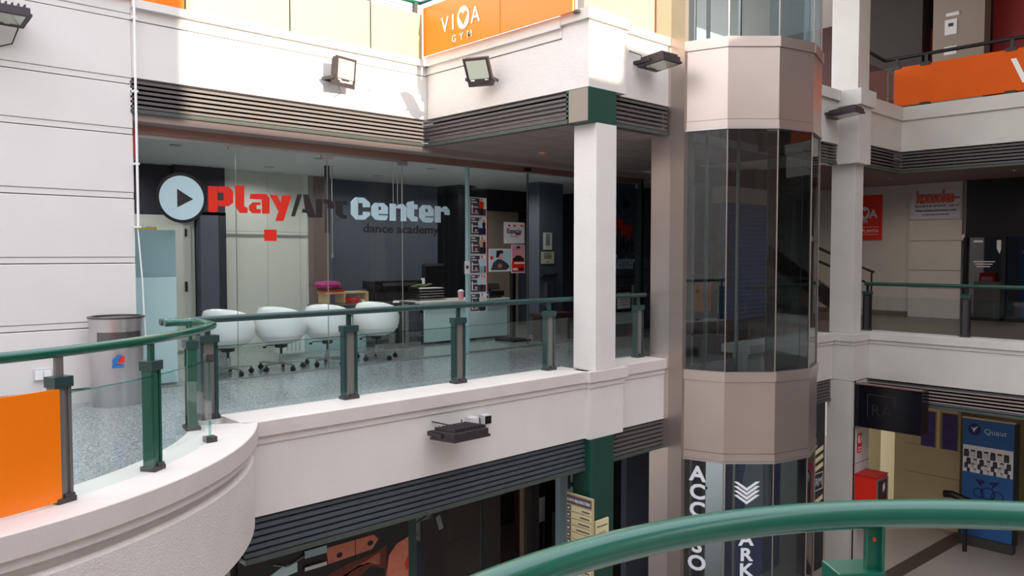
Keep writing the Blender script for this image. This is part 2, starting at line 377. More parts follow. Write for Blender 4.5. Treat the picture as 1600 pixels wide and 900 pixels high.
for x in (3.3, 4.3):
    put('door_leaf', B((x, 13.07, .03), (x+.72, 13.1, 2.1)), 'white_panel', d1)
put('door_handle', B((4.92, 13.03, 1.0), (4.95, 13.07, 1.16)), 'black', d1); put('door_hinge', B((4.93, 13.05, .4), (4.96, 13.07, .52)), 'black', d1)
put('door_hinge', B((4.93, 13.05, 1.9), (4.96, 13.07, 2.02)), 'black', d1)

sf = thing('glass_shopfront', (8, 9.75, 0), 'frameless clear glass shopfront of the dance school under the soffit', 'shopfront')
xs = [2.99, 4.33, 5.64, 6.90, 8.17]
for x0, x1 in zip(xs, xs[1:]):
    put('glass_pane', B((x0+.006, 9.745, .02), (x1-.006, 9.757, 3.01)), 'glass_clear', sf)
put('glass_pane', B((8.24, 9.76, .05), (9.53, 9.772, 3.0)), 'glass_clear', sf)
put('glass_pane', B((9.545, 9.76, .05), (11.4, 9.772, 3.0)), 'glass_clear', sf)
put('glass_pane', B((11.42, 9.745, .02), (12.58, 9.757, 3.01)), 'glass_clear', sf)
for x in xs[1:-1]:
    put('glass_edge', B((x-.003, 9.742, .02), (x+.003, 9.76, 3.0)), 'alu', sf)
    put('patch_fitting', B((x-.09, 9.735, 2.93), (x+.09, 9.77, 3.0)), 'alu', sf)
tag(put('door_jamb', B((8.165, 9.73, 0), (8.20, 9.80, 3.02)), 'cyan_grey', sf), 'pale aluminium door jamb')
put('floor_track', B((2.99, 9.735, 0), (8.17, 9.77, .02)), 'alu', sf)
put('floor_track', B((8.22, 9.745, 0), (11.4, 9.79, .035)), 'alu', sf)
put('head_track', B((2.99, 9.72, 2.97), (6.9, 9.74, 3.03)), 'alu', sf)
put('door_sensor', B((9.35, 9.6, 3.02), (9.47, 9.66, 3.07)), 'black', sf)
put('edge_strip', B((9.53, 9.75, .05), (9.545, 9.78, 3.0)), 'steel_dark', sf)
# coral vertical sign at the left end
tag(put('wall_sign', B((2.985, 9.55, 2.72), (3.06, 9.70, 3.02)), 'red_dull'), 'narrow coral sign at the top left end of the glass', 'sign')

# ---- logo on the glass (metres on the plane of the glass)
YG = 9.735
GLYPHS = [
 ('p', 'red', [[(3.97, 2.452), (4.085, 2.455), (4.084, 2.133), (3.969, 2.131)], [(4.096, 2.456), (4.231, 2.459), (4.289, 2.4), (4.287, 2.258), (4.227, 2.213), (4.088, 2.207), (4.089, 2.281), (4.165, 2.284), (4.166, 2.379), (4.095, 2.378)]]),
 ('l', 'red', [[(4.316, 2.483), (4.436, 2.487), (4.432, 2.221), (4.477, 2.201), (4.476, 2.136), (4.375, 2.132), (4.316, 2.217)]]),
 ('a', 'red', [[(4.52, 2.386), (4.733, 2.394), (4.78, 2.34), (4.777, 2.139), (4.675, 2.135), (4.674, 2.32), (4.507, 2.319)], [(4.544, 2.277), (4.653, 2.282), (4.653, 2.245), (4.598, 2.243), (4.597, 2.192), (4.657, 2.194), (4.656, 2.139), (4.542, 2.135), (4.497, 2.18), (4.498, 2.231)]]),
 ('y', 'red', [[(4.787, 2.385), (4.886, 2.39), (4.939, 2.278), (4.905, 2.176)], [(4.958, 2.389), (5.092, 2.392), (4.972, 2.047), (4.858, 2.047), (4.924, 2.227)]]),
 ('a', 'sign_dark', [[(5.182, 2.414), (5.248, 2.417), (5.14, 2.116), (5.084, 2.114)], [(5.267, 2.418), (5.343, 2.418), (5.456, 2.109), (5.34, 2.109), (5.321, 2.165), (5.245, 2.171), (5.255, 2.223), (5.293, 2.221)]]),
 ('r', 'sign_dark', [[(5.459, 2.363), (5.557, 2.367), (5.554, 2.112), (5.456, 2.109)], [(5.577, 2.368), (5.687, 2.365), (5.736, 2.305), (5.736, 2.242), (5.635, 2.238), (5.636, 2.3), (5.576, 2.307)]]),
 ('t', 'sign_dark', [[(5.76, 2.354), (5.944, 2.355), (5.943, 2.299), (5.879, 2.299), (5.878, 2.185), (5.898, 2.159), (5.939, 2.156), (5.939, 2.11), (5.852, 2.107), (5.765, 2.167)]]),
 ('c', 'sign_cyan', [[(6.082, 2.418), (6.124, 2.42), (6.124, 2.101), (6.088, 2.1), (6.007, 2.175), (6.008, 2.351)], [(6.132, 2.418), (6.226, 2.419), (6.323, 2.351), (6.326, 2.287), (6.205, 2.282), (6.206, 2.339), (6.134, 2.34)], [(6.133, 2.165), (6.204, 2.168), (6.208, 2.218), (6.325, 2.218), (6.325, 2.172), (6.237, 2.104), (6.132, 2.101)]]),
 ('e', 'sign_cyan', [[(6.408, 2.355), (6.468, 2.355), (6.471, 2.104), (6.414, 2.11), (6.347, 2.173), (6.348, 2.302)], [(6.477, 2.355), (6.563, 2.358), (6.636, 2.299), (6.635, 2.197), (6.475, 2.194), (6.476, 2.252), (6.519, 2.254), (6.519, 2.302), (6.476, 2.303)], [(6.475, 2.177), (6.628, 2.179), (6.627, 2.138), (6.596, 2.105), (6.474, 2.102)]]),
 ('n', 'sign_cyan', [[(6.668, 2.356), (6.778, 2.352), (6.776, 2.102), (6.666, 2.103)], [(6.784, 2.32), (6.846, 2.355), (6.909, 2.358), (6.972, 2.306), (6.965, 2.104), (6.865, 2.101), (6.867, 2.287), (6.784, 2.291)]]),
 ('t', 'sign_cyan', [[(6.991, 2.392), (7.105, 2.412), (7.105, 2.364), (7.175, 2.359), (7.175, 2.291), (7.11, 2.289), (7.109, 2.184), (7.174, 2.171), (7.174, 2.106), (7.062, 2.103), (6.98, 2.172), (6.981, 2.314), (6.967, 2.358)]]),
 ('e', 'sign_cyan', [[(7.273, 2.361), (7.32, 2.36), (7.32, 2.096), (7.281, 2.103), (7.206, 2.169), (7.207, 2.305)], [(7.329, 2.36), (7.415, 2.362), (7.482, 2.301), (7.482, 2.193), (7.328, 2.191), (7.329, 2.252), (7.376, 2.254), (7.377, 2.304), (7.329, 2.305)], [(7.328, 2.173), (7.478, 2.174), (7.478, 2.131), (7.443, 2.097), (7.328, 2.093)]]),
 ('r', 'sign_cyan', [[(7.508, 2.354), (7.619, 2.351), (7.618, 2.1), (7.506, 2.102)], [(7.625, 2.317), (7.684, 2.353), (7.733, 2.355), (7.797, 2.3), (7.797, 2.225), (7.703, 2.222), (7.684, 2.273), (7.624, 2.27)]]),
]
sign = thing('shop_sign', (5.7, YG, 2.1), 'big red, dark and pale blue lettering with a round play emblem on the shop glass', 'sign')
for n_, m_, polys in GLYPHS:
    mb = MB()
    for L in polys: mb.prism(L, (0, YG, 0), XA, ZA, (0, .008, 0))
    o = put('letter_'+n_, mb, m_, sign)
    tag(o, {'red': 'red stencil letter', 'sign_dark': 'dark stencil letter', 'sign_cyan': 'pale blue stencil letter'}[m_])
pc = (3.645, 2.29)
mb = MB(); ro = disc(pc, .305, 48); ri = disc(pc, .268, 48)
mb.add([(x, YG, z) for x, z in ro]+[(x, YG, z) for x, z in ri]+[(x, YG+.008, z) for x, z in ro]+[(x, YG+.008, z) for x, z in ri],
       [f for i in range(48) for f in ((i,(i+1)%48,48+(i+1)%48,48+i), (96+i,144+i,144+(i+1)%48,96+(i+1)%48), (i,96+i,96+(i+1)%48,(i+1)%48))])
tag(put('emblem_ring', mb, 'black', sign), 'black ring of the emblem')
tag(put('emblem_disc', MB().prism(disc(pc, .267, 48), (0, YG, 0), XA, ZA, (0, .008, 0)), 'sign_cyan', sign), 'pale blue disc of the emblem')
put('play_triangle', MB().prism([(-.045, .115), (.145, 0), (-.045, -.105)], (pc[0]-.01, YG-.004, pc[1]-.01), XA, ZA, (0, .006, 0)), 'sign_dark', sign)
t_ = text_mb('dance academy', .175, (6.88, YG, 1.925), XA, ZA, .006, off=.018, sx=1.28)
put('letter_line', t_, 'sign_dark', sign)
tag(put('small_sign', B((4.70, 9.73, 1.78), (4.87, 9.742, 1.93)), 'red'), 'small square red sticker under the red lettering on the glass', 'sticker')
# second emblem and words on the right-hand pane, half hidden by the column
s2 = thing('shop_sign', (12.2, 9.735, 1.1), 'second faded emblem and stacked name on the glass right of the white column', 'sign')
ro = disc((12.20, 2.60), .29, 36); ri = disc((12.20, 2.60), .262, 36)
mb = MB().add([(x, YG, z) for x, z in ro]+[(x, YG, z) for x, z in ri]+[(x, YG+.008, z) for x, z in ro]+[(x, YG+.008, z) for x, z in ri],
       [f for i in range(36) for f in ((i,(i+1)%36,36+(i+1)%36,36+i), (72+i,108+i,108+(i+1)%36,72+(i+1)%36), (i,72+i,72+(i+1)%36,(i+1)%36))])
put('emblem_ring', mb, 'blue_dark', s2)
put('play_triangle', MB().prism([(-.07, .15), (.13, 0), (-.07, -.15)], (12.2, YG, 2.6), XA, ZA, (0, .006, 0)), 'black', s2)
for s_, z_, m_ in (('Play', 2.0, 'red_dull'), ('Art', 1.66, 'black'), ('Center', 1.33, 'cyan_grey')):
    put('letter_line', text_mb(s_, .40, ({'Play': 12.13, 'Art': 12.22, 'Center': 12.12}[s_], YG, z_), XA, ZA, .006, off=.02, sx=.85 if s_ != 'Center' else .62), m_, s2)
put('letter_line', text_mb('dance academy', .13, (12.1, YG, 1.14), XA, ZA, .006, off=.015), 'black', s2)

# ================================================================== SHOP FURNITURE
cab = thing('reception_cabinet', (3.35, 10.1, 0), 'tall pale blue cabinet right behind the left end of the glass', 'cabinet')
put('body', B((3.0, 9.92, .0), (3.62, 10.5, 1.90)), 'cyan_grey', cab)
put('upper_panel', B((3.0, 9.90, 1.335), (3.62, 9.92, 1.90)), 'cyan_grey', cab)
put('lower_panel', B((3.0, 9.895, .03), (3.62, 9.92, 1.33)), 'cyan_white', cab)
bk = thing('yellow_folder', (3.3, 10.0, 1.90), 'yellow folder lying on the tall pale blue cabinet', 'folder')
put('cover', B((3.1, 9.95, 1.90), (3.42, 10.15, 1.925)), 'yellow', bk); put('pen', B((3.30, 9.96, 1.925), (3.42, 9.98, 1.94)), 'wood', bk)

def make_chair():
    t = thing('tub_chair', (0, 0, 0), 'white tub chair', 'chair', 'white tub chairs behind the shop glass')
    # bowl with a high back at -X and low front at +X
    n = 32; prof = [(.02, .36), (.16, .37), (.25, .41), (.31, .48), (.34, .56), (.345, .64)]
    vs = []; fs = []
    K = len(prof)+4
    for i in range(K):
        for j in range(n):
            a = 2*math.pi*j/n
            if i < len(prof): r, z = prof[i]
            else:
                k = (i-len(prof)+1)/4; back = .5-.5*math.cos(a); r = .345-.045*k*k; z = .64+k*(.01+.25*back**.8)
            vs.append((r*math.cos(a)*1.0, r*math.sin(a)*1.02, z))
    for i in range(K-1):
        for j in range(n): k = (j+1) % n; fs.append((i*n+j, i*n+k, (i+1)*n+k, (i+1)*n+j))
    fs.append(tuple(range(n-1, -1, -1)))
    sh = put('seat_shell', MB().add(vs, fs), 'shell', t, smooth='all'); md = sh.modifiers.new('s', 'SOLIDIFY'); md.thickness = .03
    put('cushion', MB().lathe([(.0, .50), (.25, .50), (.29, .53), (.25, .56), (0, .57)], (0, 0, 0), 24), 'shell', t, smooth='all')
    put('seam', MB().lathe([(.342, .485), (.348, .485), (.348, .49), (.342, .49), (.342, .485)], (0, 0, 0), 32, sx=.94, sy=.96), 'grey_plastic', t)
    put('mechanism', MB().box((-.07, -.06, .31), (.07, .06, .362)).tube([(0, .03, .335), (.0, .2, .335), (.02, .25, .31)], .006, 6).box((0, .235, .29), (.035, .27, .315)), 'clamp', t)
    put('gas_lift', MB().tube([(0, 0, .20), (0, 0, .32)], .018, 12), 'clamp', t)
    put('column', MB().tube([(0, 0, .07), (0, 0, .22)], .028, 12), 'alu', t)
    for k in range(5):
        a = math.radians(20+72*k); c, s = math.cos(a), math.sin(a)
        R = Matrix.Rotation(a, 3, 'Z')
        leg = put('leg', MB().obox((c*.16, s*.16, .098), (.155, .018, .014), R), 'alu', t)
        put('caster', MB().tube([(c*.30-s*.022, s*.30+c*.022, .035), (c*.30+s*.022, s*.30-c*.022, .035)], .034, 12).box((c*.30-.012, s*.30-.012, .05), (c*.30+.012, s*.30+.012, .09)), 'black', leg)
    return t
ch0 = make_chair()
for i, (x, y, rz, lb) in enumerate([(4.39, 10.20, 42, 'leftmost white tub chair behind the shop glass, its left side hidden by the railing bend'),
        (5.14, 10.18, 38, 'second white tub chair from the left in front of the white wall panels'),
        (5.87, 10.18, 46, 'third white tub chair from the left, beside the white box'),
        (6.74, 10.22, 40, 'rightmost white tub chair, pulled up to the reception desk')]):
    c = ch0 if i == 0 else dup(ch0)
    c.location = (x, y, 0); c.rotation_euler.z = math.radians(rz); c['label'] = lb
# desk
dk = thing('reception_desk', (8.8, 11.6, 0), 'long reception desk with dark glass top and white modesty panel', 'desk')
put('desk_top', B((6.6, 11.35, .73), (8.3, 12.1, .76)), 'steel_dark', dk)
put('desk_top', B((8.3, 11.15, .73), (10.5, 12.0, .76)), 'grey_plastic', dk)
tag(put('front_panel', B((8.4, 11.2, .04), (10.42, 11.24, .73)), 'cyan_white', dk), 'white front panel')
put('side_panel', B((10.40, 11.2, .04), (10.44, 11.95, .73)), 'grey_plastic', dk)
for x in (7.75, 8.05): put('leg', B((x, 11.3, .06), (x+.07, 11.38, .73)), 'alu', dk)
put('leg', B((7.88, 11.28, .06), (7.98, 11.34, .73)), 'steel_dark', dk)
put('foot', MB().box((7.55, 11.25, 0), (8.35, 11.4, .06)).box((7.85, 11.05, 0), (7.98, 11.7, .05)), 'alu', dk)
lc = thing('low_cabinet', (6.9, 12.4, 0), 'low white cabinet against the shop back wall behind the chairs', 'cabinet')
put('body', B((6.3, 11.7, .0), (7.5, 12.3, .62)), 'cyan_white', lc); put('socket_plate', B((6.75, 11.68, .22), (6.9, 11.7, .30)), 'grey_plastic', lc)
pb = thing('paper_bin', (5.95, 11.4, 0), 'small white plastic bin with grooves between the second and third tub chairs', 'bin')
put('body', MB().box((5.72, 11.3, .04), (6.12, 11.6, .52)), 'white', pb, bevel=.03)
for k in range(4): put('rib', B((5.80+k*.07, 11.285, .1), (5.82+k*.07, 11.3, .48)), 'grey_plastic', pb)
# table top things
def item(name, label, cat, parts, loc, group=None):
    t = thing(name, loc, label, cat, group)
    for nm, mb, m in parts: put(nm, mb, m, t)
    return t
sh = item('wooden_shelf', 'low pale wooden shelf on the desk under the magenta bag', 'shelf', [('board', B((6.9, 12.0, .92), (7.75, 12.3, .95)), 'wood'), ('side', B((7.70, 12.0, .76), (7.75, 12.3, .92)), 'wood'), ('side', B((6.92, 12.0, .76), (6.97, 12.3, .92)), 'wood'), ('side', B((7.25, 12.0, .76), (7.28, 12.3, .92)), 'wood')], (7.3, 12.15, .76))
item('folded_bag', 'magenta folded cloth bag on the pale wooden shelf', 'bag', [('bag', MB().lathe([(.0, 0), (.2, 0), (.23, .05), (.2, .1), (0, .12)], (7.02, 12.15, 1.03), 14, sx=1.1, sy=.6), 'magenta')], (7.02, 12.15, 1.03))
item('magazine_stack', 'stack of red magazines under the magenta bag', 'magazines', [('magazine', B((6.88, 12.03, .952), (7.28, 12.27, .985)), 'red_dull'), ('magazine', B((6.88, 12.03, .99), (7.24, 12.26, 1.025)), 'maroon')], (7.05, 12.15, .952))
item('red_box', 'small red box below the pale wooden shelf', 'box', [('body', B((7.3, 12.03, .765), (7.6, 12.2, .85)), 'red_dull'), ('lid', B((7.62, 12.02, .765), (7.69, 12.15, .80)), 'white')], (7.4, 12.1, .765))
item('printer', 'wide black printer on the desk against the dark wall', 'printer', [('body', B((7.85, 11.95, .98), (8.95, 12.35, 1.12)), 'black'), ('tray', B((8.0, 11.93, 1.03), (8.75, 11.96, 1.09)), 'clamp'), ('stand', B((7.9, 12.0, .76), (8.9, 12.3, .98)), 'ink_dark'), ('panel', B((8.9, 11.93, 1.05), (8.95, 11.98, 1.16)), 'paper')], (8.4, 12.1, .76))
item('computer_mouse', 'white computer mouse on the dark desk top', 'mouse', [('shell', MB().lathe([(0.001, .035), (.04, .03), (.055, .0)], (8.0, 11.5, .76), 12, sx=1.3), 'white'), ('wheel', B((7.99, 11.47, .79), (8.01, 11.49, .80)), 'black')], (8.0, 11.5, .76))
for k in range(5):
    item('paper_tray', 'grey paper tray, number %s from the top of the stack on the desk' % ('one', 'two', 'three', 'four', 'five')[4-k], 'tray', [('tray', MB().box((8.55, 11.6, .765+k*.05), (9.2, 11.9, .772+k*.05)).box((8.55, 11.6, .77+k*.05), (8.57, 11.9, .80+k*.05)), 'steel_dark'), ('paper', B((8.6, 11.62, .773+k*.05), (9.15, 11.88, .785+k*.05)), 'paper')], (8.87, 11.77, .765+k*.05), 'stacked paper trays')
item('green_plant', 'small green trailing plant on the stacked paper trays', 'plant', [('leaf', MB().prism([(0, 0), (.08, .02), (.15, .0), (.08, -.03)], (8.45+.07*k, 11.7, 1.02+.015*(k % 3)), XA, (0, .5, .5), (0, .0, .01)), 'leaf') for k in range(6)]+[('pot', MB().lathe([(0, 0), (.05, 0), (.06, .03), (0, .03)], (8.68, 11.75, 1.0), 10), 'clamp')], (8.7, 11.7, 1.0))
item('pink_cup', 'pink paper cup with a white rim on the desk', 'cup', [('cup', MB().lathe([(.001, 0), (.045, 0), (.062, .15), (.001, .15)], (9.35, 11.35, .76), 14), 'pink'), ('lid', MB().lathe([(.05, 0), (.063, .01), (.03, .04), (.001, .045)], (9.35, 11.35, .91), 14), 'paper')], (9.35, 11.35, .76))
item('pen_holder', 'wire pen holder with pens on the desk right of the pink cup', 'pen holder', [('cup', MB().lathe([(.001, 0), (.05, 0), (.055, .12), (.05, .12), (.05, .01)], (9.73, 11.35, .76), 12), 'steel_dark')]+[('pen', MB().tube([(9.73, 11.35, .78), (9.68+.03*k, 11.34, .98)], .006, 6), 'ink') for k in range(4)], (9.73, 11.35, .76))
item('rubber_stamp', 'small stamp with a blue top on the desk beside the door jamb', 'stamp', [('handle', B((9.90, 11.28, .85), (9.98, 11.36, .92)), 'blue'), ('base', B((9.90, 11.28, .76), (9.98, 11.36, .85)), 'paper'), ('pad', B((9.92, 11.275, .77), (9.96, 11.28, .82)), 'ink_dark')], (9.94, 11.3, .76))
oc = thing('office_chair', (9.45, 12.4, 0), 'high-backed black office chair behind the reception desk', 'office chair')
put('backrest', B((9.2, 12.3, .55), (9.75, 12.4, 1.43)), 'black', oc, bevel=.06); put('seat', B((9.2, 12.0, .45), (9.75, 12.45, .55)), 'black', oc, bevel=.03)
put('gas_lift', MB().tube([(9.47, 12.2, .08), (9.47, 12.2, .45)], .03), 'steel_dark', oc)
for k in range(5): a = math.radians(72*k); put('leg', MB().obox((9.47+.16*math.cos(a), 12.2+.16*math.sin(a), .06), (.16, .02, .02), Matrix.Rotation(a, 3, 'Z')), 'black', oc)
item('telephone', 'black desk telephone with raised display behind the poster strip', 'telephone', [('body', B((10.05, 11.3, .80), (10.4, 11.6, .9)), 'black'), ('screen', MB().obox((10.3, 11.5, .98), (.14, .015, .06), Matrix.Rotation(-.5, 3, 'X')), 'ink_dark'), ('handset', B((10.0, 11.35, .9), (10.1, 11.6, .95)), 'black'), ('foot', B((10.05, 11.32, .76), (10.35, 11.58, .80)), 'clamp')], (10.2, 11.45, .76))
item('ceiling_bracket', 'thin black ceiling bracket with a hanging cord behind the lettering', 'bracket', [('bracket', B((6.52, 11.3, 1.95), (6.58, 11.36, 3.03)), 'dark_wall2'), ('cord', MB().tube([(6.62, 11.3, 3.03), (6.62, 11.3, 1.62)], .008, 6), 'alu'), ('weight', MB().tube([(6.62, 11.3, 1.62), (6.62, 11.3, 1.55)], .018, 8), 'alu')], (6.55, 11.33, 1.55))
for k, x in enumerate((6.98, 7.06, 7.14)):
    item('pull_cord', ['leftmost','middle one','rightmost'][k]+' of the three thin cords hanging above the pale letters', 'cord', [('cord', MB().tube([(x, 10.1, 3.03), (x, 10.1, 2.35)], .005, 5), 'alu'), ('knob', MB().tube([(x, 10.1, 2.35), (x, 10.1, 2.33)], .01, 6), 'alu')], (x, 10.1, 2.35), 'cords hanging from the shop ceiling')
# spots added to brighten the shop and right walkway, dressed as ceiling fittings
def fill_spot(x, y, z, e, label, grp, col=(1, .96, .9)):
    t = thing('fill_spot', (x, y, z), label, 'fill_spot', grp)
    put('ring', MB().lathe([(.05, 0), (.08, 0), (.08, -.012), (.05, -.012), (.05, 0)], (x, y, z), 16), 'alu', t)
    l = bpy.data.lights.new('lamp', 'SPOT'); l.energy = e; l.spot_size = math.radians(165); l.spot_blend = .6; l.shadow_soft_size = .05; l.color = col
    o = bpy.data.objects.new('lamp', l); C.objects.link(o); o.parent = t; o.location = (0, 0, -.02)
for x in (3.9, 6.0, 8.1, 10.2):
    for y in (10.6, 12.2): fill_spot(x, y, 3.04, 52, 'small added spot brightening the shop, set at its ceiling', 'added shop ceiling spots')
for x, y in ((19.5, 7.6), (19.5, 5.0), (16.0, 8.0), (18.5, 10.5)): fill_spot(x, y, 3.42, 45, 'small added spot brightening the right walkway, set at its soffit', 'added right walkway spots', (1, .9, .8))
# posters
def poster(name, x0, x1, z0, z1, y, label, prints, cat='poster', group=None, m='paper'):
    t = thing(name, ((x0+x1)/2, y, z0), label, cat, group)
    put('sheet', B((x0, y-.004, z0), (x1, y, z1)), m, t)
    W, H = x1-x0, z1-z0
    for k, (nm, pts, mm) in enumerate(prints):
        put(nm, MB().prism([(x0+W*p[0], z0+H*p[1]) for p in pts], (0, y-.0065-.0004*k, 0), XA, ZA, (0, .002, 0)), mm, t)
    return t
def R_(a, b, c, d): return [(a, b), (c, b), (c, d), (a, d)]
def fig(cx, top, h, shirt, legs, w=.16):
    return [('figure_head', disc((cx, top-h*.10), h*.10, 10, .8), 'skin_print2'), ('figure_hair', [(cx-.06, top-h*.06), (cx, top), (cx+.06, top-h*.06)], 'ink_dark'),
            ('figure_torso', [(cx-w, top-h*.25), (cx-w*.5, top-h*.18), (cx+w*.5, top-h*.18), (cx+w, top-h*.25), (cx+w*.7, top-h*.6), (cx-w*.7, top-h*.6)], shirt),
            ('figure_legs', [(cx-w*.7, top-h*.6), (cx+w*.7, top-h*.6), (cx+w*.6, top-h), (cx+.02, top-h), (cx, top-h*.7), (cx-.03, top-h), (cx-w*.6, top-h)], legs)]
looks = [('man in a red shirt', fig(.68, .95, .9, 'red', 'ink_dark')), ('man in a pale blue shirt', fig(.62, .97, .95, 'sign_cyan', 'blue_dark')+fig(.82, .85, .8, 'ink_dark', 'ink_dark', .1)),
         ('dancer in white and black', fig(.72, .95, .92, 'skin_print2', 'ink_dark', .2)+fig(.84, .8, .7, 'ink_dark', 'ink_dark', .1)), ('woman in a white shirt', fig(.7, .97, .95, 'sign_cyan', 'cyan_grey', .22)),
         ('group of three in white', fig(.52, .93, .85, 'sign_cyan', 'ink', .12)+fig(.7, .97, .9, 'grey_plastic', 'ink_dark', .12)+fig(.86, .93, .85, 'sign_cyan', 'ink', .1)), ('dark-haired man in white and black', fig(.72, .97, .95, 'grey_plastic', 'ink_dark', .2))]
zz = 2.53
for k, (ds, fg) in enumerate(looks):
    h = .305
    bars = [('print_background', R_(.03, .04, .58, .96), 'ink'), ('print_background', R_(.5, .04, .95, .4), 'ink')]
    bars += [('title_bar', R_(.08, .84, .3, .9), 'paper'), ('text_bar', R_(.08, .70, .42, .77), 'grey_plastic'), ('text_bar', R_(.08, .46, .48, .52), 'grey_plastic'), ('text_bar', R_(.1, .12, .16, .62), 'paper'), ('text_bar', R_(.2, .14, .5, .18), 'grey_plastic'), ('print_spot', disc((.36, .27), .07, 8), 'pink')]
    poster('class_poster', 8.222, 8.58, zz-h, zz, 9.752, 'poster with a %s, %s down the vertical strip' % (ds, ('first', 'second', 'third', 'fourth', 'fifth', 'sixth')[k]), bars+fg, group='strip of class posters by the door')
    zz -= h+.006
tag(put('red_strip', B((8.585, 9.748, 1.0), (8.61, 9.753, 2.3)), 'red_dull'), 'thin red strip right of the vertical poster strip', 'strip')
item('door_sticker', 'white square sticker on the pale door jamb', 'sticker', [('sheet', B((8.09, 9.72, 1.29), (8.19, 9.725, 1.50)), 'paper'), ('symbol', MB().prism(disc((8.14, 1.40), .03, 12), (0, 9.717, 0), XA, ZA, (0, .002, 0)), 'ink')], (8.14, 9.72, 1.29))
poster('wide_poster', 8.63, 9.12, 1.32, 1.70, 9.752, 'wide poster of a dark-haired person bending over, on the door glass', [('print_background', R_(.03, .06, .97, .94), 'sign_cyan'), ('figure_body', [(.08, .06), (.2, .4), (.4, .55), (.6, .52), (.85, .35), (.95, .2), (.8, .06)], 'ink'), ('figure_head', disc((.52, .66), .13, 12, .8), 'skin_print2'), ('figure_hair', [(.32, .62), (.34, .92), (.62, .94), (.66, .8), (.5, .78), (.42, .6)], 'ink_dark'), ('hand', disc((.5, .25), .1, 8), 'skin_print'), ('red_dot', disc((.12, .6), .08, 10), 'red')])
t = poster('notice_sheet', 8.97, 9.45, 1.79, 2.15, 9.752, 'square white notice with red and violet lettering on the door glass', [('red_mark', R_(.2, .8, .3, .88), 'red_dull'), ('red_mark', R_(.45, .8, .56, .88), 'red_dull'), ('red_mark', R_(.8, .82, .95, .88), 'red_dull'), ('red_block', R_(.55, .4, .8, .5), 'red'), ('text_bar', R_(.3, .32, .7, .34), 'ink')], cat='notice')
put('letter_line', text_mb('Espacio', .115, (9.20, 9.742, 1.965), XA, ZA, .002, off=.02), 'purple_print', t)
t = poster('tall_poster', 9.14, 9.46, 1.29, 1.77, 9.752, 'tall red poster with a bearded man in a checked shirt', [('print_background', R_(.04, .03, .96, .97), 'pink'), ('figure_body', [(.04, .25), (.1, .5), (.35, .62), (.65, .62), (.92, .5), (.96, .25)], 'ink_dark'), ('figure_head', disc((.5, .76), .1, 12, 1.5), 'skin_print2'), ('figure_hair', [(.36, .8), (.38, .95), (.62, .95), (.64, .8), (.6, .87), (.42, .87)], 'ink_dark'), ('red_block', R_(.04, .03, .96, .42), 'red'), ('text_bar', R_(.2, .32, .95, .38), 'paper'), ('text_bar', R_(.1, .10, .45, .17), 'paper'), ('text_bar', R_(.55, .08, .9, .18), 'ink_dark')])
poster('notice_sheet', 11.17, 11.42, 1.70, 2.04, 10.99, 'upper white typed notice on the grey inner pillar', [('text_bar', R_(.25, .9-.08*k, .75, .93-.08*k), 'ink') for k in range(9)], cat='notice')
poster('notice_sheet', 11.11, 11.48, 1.42, 1.66, 10.99, 'lower cream typed notice on the grey inner pillar', [('text_bar', R_(.2, .84-.13*k, .8, .89-.13*k), 'ink') for k in range(4)]+[('symbol', disc((.5, .15), .05, 8), 'ink_dark')], cat='notice', m='paper_cream')
item('black_stand', 'black T-shaped exercise bar on a post inside the door', 'stand', [('post', B((9.97, 10.6, 0), (10.05, 10.68, 1.45)), 'black'), ('base', MB().box((9.8, 10.4, 0), (10.25, 10.9, .04)), 'black')], (10.01, 10.64, 0))
item('wall_dispenser', 'dark wall dispenser under the notices on the inner pillar', 'dispenser', [('body', B((11.19, 10.9, .55), (11.38, 11.0, 1.06)), 'ink'), ('bar', B((11.08, 10.9, 1.17), (11.5, 11.0, 1.22)), 'dark_wall2')], (11.3, 10.95, .55))
item('bench', 'dark bench seat on legs behind the railing near the column', 'bench', [('seat', B((10.3, 10.2, .44), (11.2, 10.5, .50)), 'maroon'), ('leg', B((10.35, 10.25, 0), (10.4, 10.45, .44)), 'clamp'), ('leg', B((11.1, 10.25, 0), (11.15, 10.45, .44)), 'clamp')], (10.75, 10.35, 0))
item('standing_notice', 'framed notice stand seen through the railing right of the column', 'notice', [('frame', B((11.78, 9.70, .25), (12.42, 9.73, 1.0)), 'cyan_grey'), ('sheet', B((11.9, 9.69, .55), (12.3, 9.70, .86)), 'paper'), ('backing', B((11.86, 9.695, .48), (12.34, 9.70, .92)), 'ink_dark'), ('red_header', B((11.86, 9.692, .92), (12.34, 9.70, 1.0)), 'maroon')]+[('text_bar', B((11.98, 9.686, .62+.05*k), (12.22, 9.69, .63+.05*k)), 'ink') for k in range(4)], (12.1, 9.71, .25))
item('smoke_detector', 'small orange-brown smoke detector on the walkway soffit', 'detector', [('base', MB().lathe([(.001, 0), (.06, 0), (.06, -.02), (.001, -.02)], (8.72, 8.59, 3.178), 16), 'wood'), ('head', MB().lathe([(.05, 0), (.04, -.03), (.001, -.035)], (8.72, 8.59, 3.158), 16), 'skin_print')], (8.72, 8.59, 3.12))
item('ceiling_sensor', 'tiny black camera on the shop ceiling near the column', 'camera', [('dome', MB().lathe([(.001, -.06), (.05, -.04), (.06, 0), (.001, 0)], (11.9, 10.8, 3.04), 12), 'black'), ('base', MB().lathe([(.001, -.005), (.08, -.005), (.08, 0), (.001, 0)], (11.9, 10.8, 3.04), 12), 'clamp')], (11.9, 10.8, 2.98))
